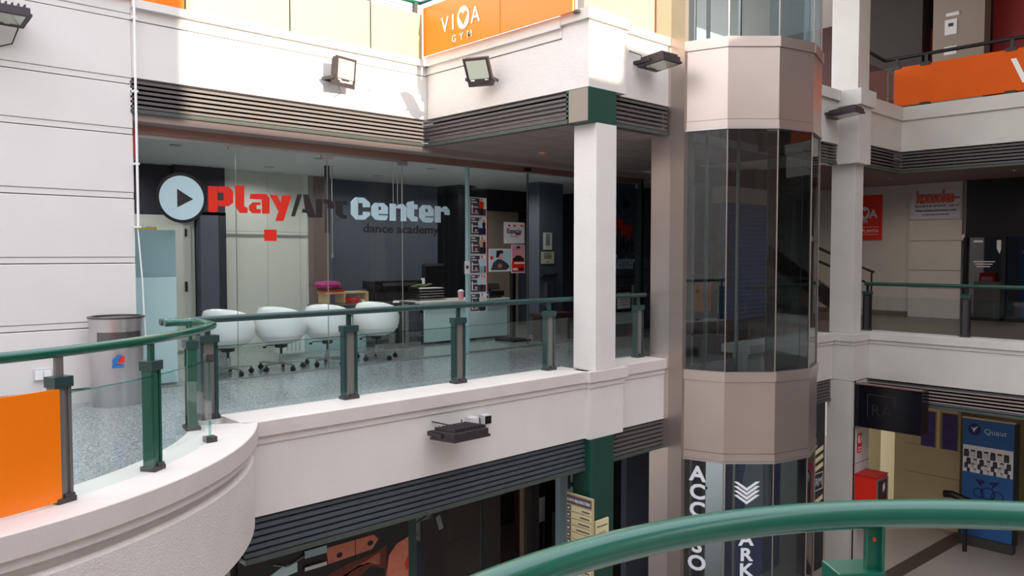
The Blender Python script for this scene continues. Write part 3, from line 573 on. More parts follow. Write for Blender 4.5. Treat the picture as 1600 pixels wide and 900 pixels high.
# glass return at the right end of the walkway
gr = thing('glass_return', (12.7, 9.0, 0), 'tall olive-tinted glass screen with fittings at the right end of the walkway', 'glass screen')
put('glass_pane', B((12.6, 8.3, .05), (12.615, 9.7, 3.0)), 'glass_dark', gr)
put('frame', B((12.58, 9.66, 0), (12.66, 9.74, 3.1)), 'slate_green', gr); put('frame', B((12.58, 8.24, 0), (12.66, 8.3, 3.1)), 'slate_green', gr)
for z in (.6, 1.7, 2.5): put('clamp', MB().box((12.57, 8.28, z), (12.60, 8.42, z+.05)), 'alu', gr)
struct('wall_walkway_end', B((13.6, 7.62, -.2), (13.8, 9.8, 3.2)), 'dark_int', 'dark end wall of the walkway behind the lift')
trim(B((13.3, 7.6, 0), (13.6, 8.6, 3.18)), 'olive_int', 'olive strip wall at the end of the walkway')

# ================================================================== BALUSTRADES
RZ = 1.052
def stanchion(parent, x, y, ang, c0=CO, m='green_post', mg='post_grey', zc=.86, rz=RZ, w=.15, name='post', pw=(.41, .09)):
    R = Matrix.Rotation(math.radians(ang), 3, 'Z'); T = lambda u, v, z: Vector((x, y, z))+R@Vector((u, v, 0))
    h = (zc-c0)/2
    p = put(name, MB().obox(T(-w*pw[0], 0, c0+.02+h), (w*pw[1], .035, h), R).obox(T(w*.41, 0, c0+.02+h), (w*.09, .035, h), R), m, parent)
    tag(put('core', MB().obox(T(0, 0, c0+.02+h), (w*.33, .022, h), R), mg, p), 'grey core strip')
    put('cap', MB().obox(T(0, 0, zc+.025), (w*.56, .048, .03), R), 'slate_green', p)
    put('stem', MB().obox(T(0, 0, (zc+rz)/2+.02), (.022, .012, (rz-zc)/2), R), m, p)
    put('foot_clamp', MB().obox(T(0, 0, c0+.015), (w*.55, .055, .015), R).obox(T(w*.2, -.03, c0+.035), (w*.3, .02, .012), R), 'clamp', p)
    return p
# straight run in front of the shop
b = thing('balustrade', (5.5, 6.62, CO), 'long straight green railing with glass panes in front of the shop', 'railing')
put('handrail', MB().tube([(2.28, 6.60, RZ), (2.6, 6.60, RZ), (7.30, 6.60, RZ)], .03, 14), 'slate_green', b, smooth=True)
put('handrail', MB().tube([(7.46, 6.60, RZ), (8.70, 6.60, RZ)], .03, 14), 'slate_green', b, smooth=True)
px = [2.68, 4.06, 5.43, 6.85, 8.60]
for x in px: stanchion(b, x, 6.64, 0, m='slate_green')
for x0, x1 in zip(px, px[1:]):
    put('glass_pane', B((x0+.04, 6.60, CO+.02), (x1-.04, 6.612, .82)), 'glass_rail', b)
    put('pane_edge', B((x0+.04, 6.599, .815), (x1-.04, 6.613, .821)), 'glass_edge', b)
# curved run of the left bay
b = thing('balustrade', (1.5, 5.2, CO), 'curved green railing of the round left bay with an orange panel', 'railing')
rr = 2.76
pts = [(x, y, RZ) for x, y in arc(BC, rr, -112, -33, 36)]
pts += [(2.50, 6.18, RZ), (2.515, 6.29, RZ), (2.50, 6.39, RZ), (2.45, 6.46, RZ), (2.36, 6.50, RZ), (2.28, 6.50, RZ)]
put('handrail', MB().tube(pts, .031, 16), 'green', b, smooth=True)
def onarc(deg, r=rr+.03): return (BC[0]+r*math.cos(math.radians(deg)), BC[1]+r*math.sin(math.radians(deg)))
def degof(x, y): return math.degrees(math.atan2(y-BC[1], x-BC[0]))
dA, dB, dC = degof(1.16, 4.97), degof(1.82, 5.23), degof(2.36, 5.81)
for d, m in ((dA, 'post_grey'), (dB, 'green_post')):
    x, y = onarc(d, rr+.0); stanchion(b, x, y, d+90, m=m, w=.10, pw=(.2, .3))
stanchion(b, 2.42, 6.34, 80, m='green_post', w=.15)
def pane(parent, d0, d1, r, z0, z1, m, name='glass_pane', t=.006):
    n = max(2, int(abs(d1-d0)/3)); i = arc(BC, r-t, d0, d1, n); o = arc(BC, r+t, d0, d1, n)
    mb = MB(); k = n+1; vs = [(x, y, z) for z in (z0, z1) for x, y in i+o]; fs = []
    for j in range(n): fs += [(j, j+1, 2*k+j+1, 2*k+j), (k+j, k+j+1, 3*k+j+1, 3*k+j), (j, j+1, k+j+1, k+j), (2*k+j, 2*k+j+1, 3*k+j+1, 3*k+j)]
    fs += [(0, k, 3*k, 2*k), (n, k+n, 3*k+n, 2*k+n)]
    mb.add(vs, fs); return put(name, mb, m, parent)
tag(pane(b, -112, dA-.6, rr+.04, CO+.015, .85, 'orange', 'panel', .008), 'opaque orange panel')
for d0, d1 in ((dA+.8, dB-.8), (dB+.8, dC)):
    pane(b, d0, d1, rr+.04, CO+.02, .82, 'glass_rail'); pane(b, d0, d1, rr+.04, .818, .826, 'glass_edge', 'pane_edge')
x, y = onarc(dC); put('pane_end', MB().tube([(x, y, CO+.02), (x, y, .82)], .009, 6), 'glass_edge', b); put('clamp', B((x-.03, y-.03, .80), (x+.03, y+.03, .86)), 'clamp', b); put('clamp', B((x-.04, y-.04, CO), (x+.04, y+.04, CO+.04)), 'clamp', b)
# near railing
b = thing('balustrade', (.9, -.339, CO), 'thick green curved handrail close to the camera at the bottom right', 'railing')
NR = 1.314; nc = (.9, -.339)
put('handrail', MB().tube([(x, y, 1.04) for x, y in arc(nc, NR, -40, 130, 90)], .0305, 28), 'green', b, smooth=True)
for dg in (51.6, 100, -10):
    x, y = nc[0]+NR*math.cos(math.radians(dg)), nc[1]+NR*math.sin(math.radians(dg))
    R = Matrix.Rotation(math.radians(dg+90), 3, 'Z')
    p = put('post', MB().obox((x, y, .955), (.015, .008, .07), R).obox(Vector((x, y, .955))+R@Vector((-.015, .004, 0)), (.003, .018, .07), R).obox((x, y, .54), (.06, .03, .33), R), 'green', b, bevel=.002)
    put('cap', MB().obox(Vector((x, y, .900))+R@Vector((.034, -.012, 0)), (.052, .040, .022), R), 'green', p, bevel=.003)
    tag(put('weld_mark', MB().obox((x-.012, y-.010, .99), (.003, .001, .004), R), 'red_dull', p), 'small rusty pink fleck')
for a in (50.0, 122.0):
    pass
tag(put('paint_chip', MB().lathe([(.001, .001), (.004, .0), (.001, -.001)], (nc[0]+NR*math.cos(math.radians(94.5)), nc[1]+NR*math.sin(math.radians(94.5))-.024, 1.022), 8, sx=1, sy=1), 'skin_print', b), 'chipped paint spot')
cp = [(nc[0]+1.30*math.cos(math.radians(d)), nc[1]+1.30*math.sin(math.radians(d))) for d in range(-40, 131, 5)]
trim(MB().sweep(cp, [(.25, .0), (.25, CO), (-.15, CO), (-.15, .0)]), 'coping', 'coping carrying the near curved railing')

# ================================================================== LIFT TOWER
LC = (10.03, 6.18); LR = 1.267
def lv(i, r=LR): a = math.radians(182+30*i); return Vector((LC[0]+r*math.cos(a), LC[1]+r*math.sin(a)))
lift = thing('lift_tower', (LC[0], LC[1], -4.08), 'many-sided glass and champagne metal lift tower in the middle of the courtyard', 'lift tower')
bands = [(-1.12, .08), (3.21, 4.38)]
facets = list(range(0, 6))
for z0, z1 in bands:
    for i in facets:
        a, c_ = lv(i), lv(i+1); d = (c_-a); L = d.length; d.normalize(); o = Vector((d.y, -d.x, 0)); D3 = Vector((d.x, d.y, 0))
        A = Vector((a.x, a.y, 0))
        pn = put('clad_panel', MB().prism([(0.001, z0+.13), (L-.001, z0+.13), (L-.001, z1-.135), (0.001, z1-.135)], A, D3, ZA, -o*.03), 'champagne', lift)
        put('clad_rim', MB().prism([(-.008, z1-.13), (L+.008, z1-.13), (L+.008, z1), (-.008, z1)], A+o*.018, D3, ZA, -o*.06), 'champagne', lift)
        put('clad_rim', MB().prism([(-.003, z0+.03), (L+.003, z0+.03), (L+.003, z0+.125), (-.003, z0+.125)], A+o*.006, D3, ZA, -o*.06), 'champagne', lift)
        put('clad_rim', MB().prism([(-.008, z0), (L+.008, z0), (L+.008, z0+.027), (-.008, z0+.027)], A+o*.018, D3, ZA, -o*.06), 'steel', lift)
for z0, z1 in ((-4.08, -1.12), (.08, 3.21), (4.38, 9.0)):
    for i in facets:
        a, c_ = lv(i, LR-.02), lv(i+1, LR-.02); d = (c_-a); L = d.length; d.normalize(); o = Vector((d.y, -d.x, 0)); A = Vector((a.x, a.y, 0)); D3 = Vector((d.x, d.y, 0))
        put('glass_pane', MB().prism([(.006, z0), (L-.006, z0), (L-.006, z1), (.006, z1)], A, D3, ZA, -o*.01), 'glass_lift', lift)
    for i in range(0, 7):
        p = lv(i, LR-.012); put('mullion', MB().tube([(p.x, p.y, z0), (p.x, p.y, z1)], .009 if i else .028, 6), 'champagne_dark' if i else 'alu', lift)
for z in (-1.1, 3.23):   # floor plates of the landings inside the rings
    put('ring_plate', MB().prism([tuple(lv(i, LR-.06)) for i in range(0, 7)], (0, 0, z+.3), XA, YA, (0, 0, .5)), 'dark_int', lift)
# guide rails and stays inside the shaft
for x, y in ((9.55, 6.5), (9.25, 6.0), (10.55, 6.3), (10.05, 6.75)):
    put('guide_rail', MB().box((x-.02, y-.02, -4.0), (x+.02, y+.02, 9)), 'alu', lift)
for z in (1.28, .42, -1.9, 2.6): put('cross_stay', B((8.95, 6.48, z), (10.1, 6.52, z+.03)), 'steel_dark', lift)
# letters on the glass
def facet_frame(i, r=LR-.02):
    a, c_ = lv(i, r), lv(i+1, r); d = (c_-a).normalized(); D3 = Vector((d.x, d.y, 0)); o = Vector((d.y, -d.x, 0)); m_ = (a+c_)/2
    return Vector((m_.x, m_.y, 0)), D3, o, (c_-a).length
m0, d0, o0, L0 = facet_frame(0)
lt = thing('lift_lettering', (m0.x, m0.y, -3), 'white capital letters running down the left glass facet of the lower lift shaft', 'lettering')
for k, ch in enumerate('ACCESO'):
    z = -1.395-k*.240
    tag(put('letter_'+ch.lower(), text_mb(ch, .275, m0+d0*(-.02)+o0*.006+Vector((0, 0, z)), d0, ZA, .005, off=.03, sx=1.12), 'white_letter', lt), 'white letter')
m1, d1_, o1, L1 = facet_frame(1)
lt2 = thing('lift_lettering', (m1.x, m1.y, -3), 'white chevrons and capital letters running down the second glass facet of the lower lift shaft', 'lettering')
for k in range(4):
    z = -1.36-k*.058
    put('chevron', MB().prism([(-.17, 0), (-.12, 0), (0, -.085), (.12, 0), (.17, 0), (0, -.125)], m1-d1_*.02+o1*.003+Vector((0, 0, z)), d1_, ZA, o1*.006), 'white_letter', lt2)
for k, ch in enumerate('PARKING'):
    z = -1.995-k*.205
    put('letter_'+ch.lower(), text_mb(ch, .235, m1-d1_*.02+o1*.006+Vector((0, 0, z)), d1_, ZA, .005, off=.03, sx=1.15), 'white_letter', lt2)
# what is seen through the shaft: shutter, orange board; added trees stand in for a reflection
sh = thing('roller_shutter', (12.9, 7.6, .3), 'blue-grey slatted roller shutter seen through the lift glass', 'shutter')
put('shutter_box', B((11.9, 7.35, 2.5), (13.38, 7.6, 2.78)), 'taupe', sh)
for k in range(26): z = .45+k*.079; put('slat', MB().prism([(0, 0), (.075, 0), (.085, .035), (.075, .072), (0, .076)], (11.9, 7.45, z), NY, ZA, (1.46, 0, 0)), 'shutter', sh)
put('sill', B((11.85, 7.3, .28), (13.4, 7.6, .44)), 'clamp', sh)
struct('wall_shaft_back', B((10.5, 7.62, -.0), (13.4, 7.75, 3.1)), 'navy', 'very dark wall behind the lift shaft')
item('orange_board', 'dull orange board seen low through the left lift facet', 'board', [('panel', B((10.62, 7.3, .66), (11.42, 7.34, 1.14)), 'orange_dull'), ('foot', B((10.7, 7.28, 0), (10.74, 7.36, .66)), 'clamp'), ('foot', B((11.3, 7.28, 0), (11.34, 7.36, .66)), 'clamp')], (11, 7.32, 0))
def tree(x, y, h, label, grp):  # tree added in place of one mirrored in the lift glass
    t = thing('olive_tree_reflection', (x, y, 0), label, 'tree', grp)
    put('pot', MB().lathe([(.001, 0), (.14, 0), (.18, .3), (.15, .3), (.14, .25), (.001, .25)], (x, y, 0), 16), 'clamp', t)
    mb = MB(); tips = []
    mb.tube([(x, y, .25), (x+.02, y, .9), (x-.01, y, 1.5)], .022, 7, r1=.014)
    for k in range(26):
        a = random.uniform(0, 6.28); z = random.uniform(.9, 1.6); e = Vector((x+math.cos(a)*random.uniform(.1, .42), y+math.sin(a)*random.uniform(.1, .3), z+random.uniform(.3, h-1.3)))
        mb.tube([(x, y, z), (x+(e.x-x)*.4, y+(e.y-y)*.4, z+(e.z-z)*.6), e], .006, 4, r1=.002); tips.append((Vector((x, y, z)), e))
    put('branch', mb, 'bark', t)
    lf = MB()
    for k in range(900):
        p0, p1 = random.choice(tips); q = p0.lerp(p1, random.uniform(.35, 1.05))+Vector([random.gauss(0, .04) for _ in range(3)])
        u = Vector([random.gauss(0, 1) for _ in range(3)]).normalized()*.03; v_ = u.orthogonal().normalized()*.007
        lf.add([q-u, q+v_, q+u, q-v_], [(0, 1, 2, 3)])
    tag(put('foliage', lf, 'leaf', t), kind='stuff')
tree(10.38, 6.98, 2.2, 'stand-in for an olive tree reflected in the left lift facet, nearer the pillar', 'stand-ins for a reflected olive tree')
tree(11.15, 7.0, 2.35, 'stand-in for an olive tree reflected in the left lift facet, nearer the shutter', 'stand-ins for a reflected olive tree')

# ================================================================== UPPER LEVEL
def board_sign(name, a, b_, m, label): 
    return tag(put(name, B(a, b_), m), label, 'panel')
us = thing('gym_banner', (7.0, 7.8, 4.47), 'orange gym banner with white lettering on the upper balustrade', 'banner')
put('panel', B((6.93, 6.35, 4.455), (6.95, 9.25, 5.14)), 'orange', us)
put('panel_seam', B((6.926, 7.6, 4.455), (6.93, 7.605, 5.14)), 'orange_dull', us)
ax = (0, -1, 0); XB = 6.926
for ch, y in (('V', 8.74), ('I', 8.56), ('A', 8.09)):
    put('letter_'+ch.lower(), text_mb(ch, .30, (XB, y, 4.70), ax, ZA, .004, off=.006, sx=.9), 'white', us)
put('letter_o', MB().prism(disc((8.34, 4.815), .155, 28, .82), (XB, 0, 0), YA, ZA, (-.004, 0, 0)), 'white', us)
put('heart', MB().prism([(8.34-.0, 4.715), (8.245, 4.85), (8.27, 4.895), (8.31, 4.895), (8.34, 4.855), (8.37, 4.895), (8.41, 4.895), (8.435, 4.85)], (XB-.004, 0, 0), YA, ZA, (-.004, 0, 0)), 'orange', us)
for ch, y in (('G', 8.54), ('Y', 8.38), ('M', 8.21)):
    put('letter_'+ch.lower(), text_mb(ch, .135, (XB, y, 4.525), ax, ZA, .004, off=.008), 'white', us)
uo = thing('upper_balustrade', (5.0, 9.3, 4.42), 'upper balustrade above the shop wall with orange and pale panels', 'railing')
tag(put('panel', B((2.4, 9.28, 4.42), (3.54, 9.30, 5.1)), 'orange', uo), 'orange panel'); 
for x0, x1 in ((3.56, 4.85), (4.87, 6.05), (6.07, 6.93)): tag(put('panel', B((x0, 9.28, 4.42), (x1, 9.30, 5.06)), 'pale_panel', uo), 'pale panel')
put('handrail', MB().tube([(2.4, 9.35, 5.24), (6.95, 9.35, 5.24), (6.95, 6.5, 5.24)], .03, 10), 'green', uo, smooth=True)
for x in (3.55, 4.86, 6.06, 6.85): put('post', B((x-.03, 9.31, 4.42), (x+.03, 9.36, 5.22)), 'clamp', uo)
for z in (5.11, 5.16): put('wire', MB().tube([(3.5, 9.36, z), (6.95, 9.36, z)], .005, 5), 'clamp', uo)
uf = thing('upper_balustrade', (8.2, 6.5, 4.47), 'pale and orange panels over the short upper fascia beside the lift pillar', 'railing')
tag(put('post', B((7.20, 6.48, 4.40), (7.29, 6.54, 6.0)), 'steel', uf), 'silver post')
tag(put('panel', B((7.30, 6.50, 4.40), (8.73, 6.52, 6.2)), 'pale_panel', uf), 'pale panel'); tag(put('panel', B((8.735, 6.50, 4.40), (8.82, 6.51, 6.2)), 'orange_dull', uf), 'dark orange strip'); tag(put('panel', B((8.82, 6.49, 4.40), (9.1, 6.52, 6.2)), 'orange', uf), 'orange panel')
us_post = item('banner_post', 'silver post at the column end of the orange gym banner', 'post', [('tube', B((6.96, 6.29, 4.45), (7.02, 6.35, 6.0)), 'steel'), ('foot', B((6.95, 6.28, 4.44), (7.03, 6.36, 4.47)), 'clamp')], (6.99, 6.32, 4.45))

# ================================================================== FLOODLIGHTS
def flood(loc, yaw, pitch, label, w_=.33, h_=.36, d_=.07, back=.2):
    # local: lamp face normal = -Y, height Z
    t = thing('floodlight', loc, label, 'floodlight', 'wall floodlights')
    R = Matrix.Rotation(math.radians(yaw), 3, 'Z')@Matrix.Rotation(math.radians(pitch), 3, 'X'); L = Vector(loc)
    def ob(c, h): return MB().obox(L+R@Vector(c), h, R)
    body = put('body', ob((0, d_*.5, 0), (w_/2, d_/2, h_/2)), 'lamp_body', t, bevel=.006)
    put('rim', ob((0, -.004, 0), (w_/2+.012, .012, h_/2+.012)), 'lamp_body', t)
    put('reflector', ob((0, -.018, h_*.10), (w_*.42, .003, h_*.34)), 'reflector', t)
    put('lens', ob((0, -.024, h_*.10), (w_*.42, .002, h_*.34)), 'glass_clear', t)
    for s in (-.1, .1): put('label_mark', ob((s, -.018, -h_*.29), (.025, .002, .008)), 'paper', t)
    for k in range(9): put('cooling_fin', ob(((k-4)*w_*.105, d_+.016, 0), (.007, .018, h_*.44)), 'lamp_body', body)
    R2 = Matrix.Rotation(math.radians(yaw), 3, 'Z')
    zo = -.08 if pitch < 60 else .03
    put('bracket', MB().obox(L+R2@Vector((-w_/2-.02, back*.5, zo)), (.004, back*.5, .02), R2).obox(L+R2@Vector((w_/2+.02, back*.5, zo)), (.004, back*.5, .02), R2).obox(L+R2@Vector((0, back, zo)), (w_/2+.02, .004, .02), R2), 'lamp_body', t)
    return t, R2, L
t, R2, L = flood((5.53, 9.08, 3.98), 12, 6, 'floodlight on the sunlit white wall above the louvres', back=.24)
put('name_plate', text_mb('Normalux', .045, L+Vector((0, -.03, -.145)), XA, ZA, .002, off=.01), 'paper', t)
put('cable', MB().tube([L+Vector((-.06, .06, -.18)), L+Vector((-.04, .04, -.26)), L+Vector((-.05, .2, -.30))], .006, 6), 'clamp', t)
put('cable', MB().tube([L+Vector((.12, .06, -.17)), L+Vector((.16, .12, -.24)), L+Vector((.2, .24, -.26))], .005, 6), 'alu', t)
t, R2, L = flood((6.78, 7.86, 3.98), -64, 34, 'tilted floodlight under the orange gym banner', back=.25)
t, R2, L = flood((8.20, 6.02, 3.99), 0, 84, 'flat-mounted floodlight beside the lift pillar, facing down', w_=.36, h_=.38, back=.26)
put('cable', MB().tube([L+Vector((-.1, .22, .02)), L+Vector((-.14, .18, .12)), L+Vector((-.3, .25, .16))], .006, 6), 'cable', t)
t, R2, L = flood((4.93, 6.00, -.20), 0, 86, 'downward floodlight on the balcony fascia below the shop railing', w_=.44, h_=.36, back=.22)
put('cable', MB().tube([L+Vector((.16, .1, .06)), L+Vector((.3, .1, -.06)), L+Vector((.40, .15, -.02)), L+Vector((.46, .24, .08))], .007, 6), 'cable', t)
put('cable', MB().tube([L+Vector((-.16, .25, .13)), L+Vector((0, .22, .08)), L+Vector((.1, .1, .06)), L+Vector((.2, .22, .1))], .007, 6), 'cable', t)
t, R2, L = flood((1.66, 9.08, 3.92), 0, 84, 'dark floodlight on the boarded wall at the top left', w_=.5, h_=.36, back=.25)
put('cable', MB().tube([L+Vector((.2, .1, -.05)), L+Vector((.16, .2, -.2)), L+Vector((.05, .24, -.24)), L+Vector((-.1, .24, -.18))], .007, 6), 'cable', t)
t, R2, L = flood((13.45, 5.99, 3.99), 0, 84, 'far floodlight on the fascia right of the lift tower', w_=.34, h_=.5, back=.3)
for x, lb in ((5.27, 'left white junction box above the balcony floodlight'), (5.45, 'right black-faced junction box above the balcony floodlight')):
    item('junction_box', lb, 'junction box', [('body', B((x-.05, 6.18, -.19), (x+.05, 6.27, -.09)), 'grey_plastic'), ('cover', B((x-.035, 6.17, -.18), (x+.045, 6.18, -.10)), 'grey_plastic' if x < 5.4 else 'black'), ('conduit', MB().tube([(x, 6.22, -.19), (x, 6.22, -.30)], .008, 6), 'cable')], (x, 6.22, -.19), 'junction boxes on the balcony fascia')
item('junction_box', 'small white box on the sunlit wall right of the floodlight', 'junction box', [('body', B((6.02, 9.29, 3.86), (6.08, 9.33, 3.94)), 'grey_plastic'), ('lid', B((6.025, 9.285, 3.865), (6.075, 9.29, 3.935)), 'white')], (6.05, 9.31, 3.86))
item('wall_socket', 'double white wall socket low on the boarded wall', 'socket', [('plate', B((1.94, 9.30, .29), (2.11, 9.33, .41)), 'grey_plastic'), ('cover', B((1.95, 9.285, .30), (2.02, 9.30, .39)), 'white'), ('cover', B((2.03, 9.285, .30), (2.10, 9.30, .39)), 'white')], (2.03, 9.32, .29))
cd = thing('conduit_pipe', (2.985, 9.262, .9), 'thin white conduit running down the right edge of the boarded wall', 'pipe')
put('pipe', MB().tube([(2.985, 9.262, 1.9), (2.985, 9.262, 5.5)], .014, 8), 'white', cd, smooth=True)
put('cable', MB().tube([(2.99, 9.30, 1.9), (3.03, 9.30, 1.3), (3.04, 9.30, .95), (3.05, 9.3, .7), (3.02, 9.3, .55)], .008, 6), 'white', cd)
for z in (1.9, 2.6, 3.4, 4.2): put('clip', B((2.96, 9.25, z), (3.01, 9.33, z+.02)), 'white', cd)
# bin
bn = thing('litter_bin', (2.67, 9.02, 0), 'round-fronted stainless steel litter bin by the boarded wall', 'litter bin')
prof = [(.245, 0), (.25, .02), (.265, .80), (.265, .84)]
put('body', MB().lathe(prof+[(.001, .84)], (2.67, 9.04, 0), 40), 'steel', bn, smooth=True)
put('lid_ring', MB().lathe([(.27, .835), (.275, .93), (.25, .935), (.25, .86), (.27, .835)], (2.67, 9.04, 0), 40), 'steel', bn, smooth=True)
put('lid_rim', MB().lathe([(.25, .925), (.28, .925), (.28, .945), (.24, .945), (.24, .925)], (2.67, 9.04, 0), 40), 'steel_dark', bn)
a0 = math.radians(-150); a1 = math.radians(-48)
vs = [(2.67+.267*math.cos(a0+(a1-a0)*i/14), 9.04+.267*math.sin(a0+(a1-a0)*i/14), z) for z in (.62, .79) for i in range(15)]
tag(put('opening', MB().add(vs, [(i, i+1, 16+i, 15+i) for i in range(14)]), 'steel_dark', bn), 'dark opening slot')
lg = put('sticker', MB().prism([(0, 0), (.115, 0), (.115, .03), (0, .03)], (2.54, 8.778, .42), Vector((.95, -.12, 0)).normalized(), ZA, (0, -.004, 0)), 'blue', bn)
put('sticker', MB().prism([(0, .035), (.03, .035), (.09, .13), (.05, .13), (.0, .09)], (2.545, 8.776, .42), Vector((.95, -.12, 0)).normalized(), ZA, (0, -.004, 0)), 'blue', bn)
put('sticker', MB().prism([(.05, .05), (.115, .05), (.115, .12), (.09, .12)], (2.545, 8.776, .42), Vector((.95, -.12, 0)).normalized(), ZA, (0, -.004, 0)), 'red', bn)

# ================================================================== RIGHT BUILDING
RPL = 'plaster_right'
run([(10.9, 6.27), (13.82, 6.27)], 'far fascia behind the lift', -.62, mat_f=RPL, mat_c=RPL)
run([(13.80, 6.4), (13.80, 5.90), (14.45, 5.90)], 'right column plinth', -.63, mat_f=RPL, mat_c=RPL, depth=.3)
run([(14.42, 6.2), (14.42, -4)], 'right balcony edge', -.64, mat_f=RPL, mat_c=RPL)
trim(B((13.98, 6.04, CO), (14.34, 6.46, 3.2)), RPL, 'right-hand cream column at first-floor level', bevel=.006)
trim(B((13.82, 5.92, 3.2), (14.34, 6.5, 4.2)), RPL, 'cream block above the right-hand column', bevel=.006)
trim(B((13.76, 5.86, 4.2), (14.40, 6.55, 4.48)), RPL, 'coping of the block above the right-hand column', bevel=.006)
trim(B((13.90, 5.98, 4.48), (14.36, 6.46, 9)), RPL, 'right-hand cream column at the upper level', bevel=.006)
trim(B((11.0, 6.27, 3.55), (13.82, 6.6, 4.3)), RPL, 'upper far fascia behind the lift')
trim(B((11.0, 6.22, 4.3), (13.82, 6.6, 4.48)), RPL, 'upper far coping behind the lift')
trim(B((14.34, 6.12, 3.62), (16.25, 6.5, 4.22)), RPL, 'upper fascia between right column and corner')
trim(B((14.34, 6.08, 4.22), (16.2, 6.5, 4.48)), RPL, 'upper coping between right column and corner')
trim(B((16.25, -4, 3.62), (16.6, 6.5, 4.22)), RPL, 'upper right fascia with the orange banner')
trim(B((16.2, -4, 4.22), (16.6, 6.5, 4.48)), RPL, 'upper right coping with the orange banner')
louvre('f', (11.2, 6.30), (13.85, 6.30), 3.2, 3.58, 6, 'short louvre band right of the lift at the upper level')
louvre('g', (14.34, 6.15), (16.28, 6.15), 3.2, 3.62, 6, 'louvre band between right column and inner corner')
louvre('h', (16.28, 6.15), (16.28, -4), 3.2, 3.62, 6, 'long louvre band above the right-hand shops')
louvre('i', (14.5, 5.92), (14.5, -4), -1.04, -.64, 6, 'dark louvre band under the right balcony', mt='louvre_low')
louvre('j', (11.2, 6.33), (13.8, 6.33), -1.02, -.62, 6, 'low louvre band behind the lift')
struct('floor_right_end', B((13.7, 6.5, -.3), (14.7, 12.6, -.002)), 'floor_right', 'walkway floor between lift and right building')
struct('floor_right', B((14.6, -4, -.3), (24, 12.6, -.0)), 'floor_right', 'brown-grey walkway floor of the right building')
struct('floor_upper_right', B((16.4, -4, 4.0), (24, 9.5, 4.3)), 'floor_right', 'upper floor slab of the right building')
struct('ceiling_right_inner', B((14.3, 6.3, 3.42), (16.5, 12.6, 3.5)), 'soffit', 'grey soffit behind the right-hand column')
struct('ceiling_right', B((16.5, -4, 3.42), (22, 12.6, 3.5)), 'soffit', 'grey soffit over the right walkway')
wr = struct('wall_right', B((21.6, 6.55, 0), (21.9, 12.6, 3.42)), RPL, 'cream wall at the back of the right walkway')
put('pilaster', B((21.5, 6.62, 0), (21.6, 7.86, 3.42)), RPL, wr)
for z in (.75, 1.2, 1.95, 2.5): put('joint', B((21.494, 6.62, z), (21.50, 7.86, z+.012)), 'groove', wr)
put('wall_base', B((21.56, 7.86, 0), (21.62, 12.5, .12)), 'groove', wr)
struct('wall_right_side', B((14.1, 12.4, 0), (22, 12.6, 3.42)), RPL, 'far side wall of the right walkway')
# konsoles sign
ks = thing('shop_sign', (21.48, 7.2, 2.5), 'white sign with red-outlined orange lettering on the right back wall', 'sign')
put('sheet', B((21.46, 6.64, 2.50), (21.49, 7.80, 3.24)), 'lavender', ks)
put('letter_line', text_mb('konsoles', .40, (21.452, 7.24, 2.93), ax, ZA, .004, off=.055, sx=.62), 'red_dull', ks)
put('letter_line', text_mb('konsoles', .40, (21.446, 7.24, 2.93), ax, ZA, .004, off=.012, sx=.62), 'konsoles_orange', ks)
put('letter_line', text_mb('.com', .10, (21.446, 6.76, 3.0), ax, ZA, .004, off=.02), 'red_dull', ks)
for s_, z_, sz, y_ in (('Telf. 91 405 41 48 - 607 60 84 69', .075, .075, 7.35), ('local 1-14', .075, .075, 6.80)):
    put('text_line', text_mb(s_, .068, (21.452, y_, 2.81), ax, ZA, .003, off=.01, sx=.8), 'purple_print', ks)
put('text_line', text_mb('Videojuegos, merchandising y todas las reparaciones y accesorios', .07, (21.452, 7.22, 2.70), ax, ZA, .003, off=.012, sx=.52), 'purple_print', ks)
put('text_line', text_mb('C.C. local de la 1a planta, horario de lunes a sabado', .055, (21.452, 7.22, 2.60), ax, ZA, .003, off=.01, sx=.55), 'purple_print', ks)
# orange gym board
gs = thing('gym_board', (21.58, 9.0, 1.9), 'red-orange gym board on the right back wall half hidden by the column', 'board')
put('sheet', B((21.56, 8.58, 2.0), (21.595, 9.40, 3.20)), 'red', gs)
put('letter_a', text_mb('A', .34, (21.555, 8.80, 2.58), ax, ZA, .004, off=.02, sx=.9), 'paper', gs)
put('letter_o', MB().prism(disc((9.03, 2.72), .17, 24, .8), (21.556, 0, 0), YA, ZA, (-.004, 0, 0)), 'paper', gs)
put('heart', MB().prism([(9.03, 2.60), (8.93, 2.75), (8.96, 2.8), (9.0, 2.8), (9.03, 2.76), (9.06, 2.8), (9.1, 2.8), (9.13, 2.75)], (21.55, 0, 0), YA, ZA, (-.004, 0, 0)), 'red', gs)
put('letter_m', text_mb('GYM', .15, (21.555, 9.10, 2.44), ax, ZA, .004, off=.015), 'paper', gs)
put('letter_line', text_mb('1a PLANTA', .12, (21.555, 8.95, 2.20), ax, ZA, .004, off=.012), 'paper', gs)
for z in (2.14, 2.34): put('rule_line', B((21.55, 8.66, z), (21.56, 9.3, z+.012)), 'paper', gs)
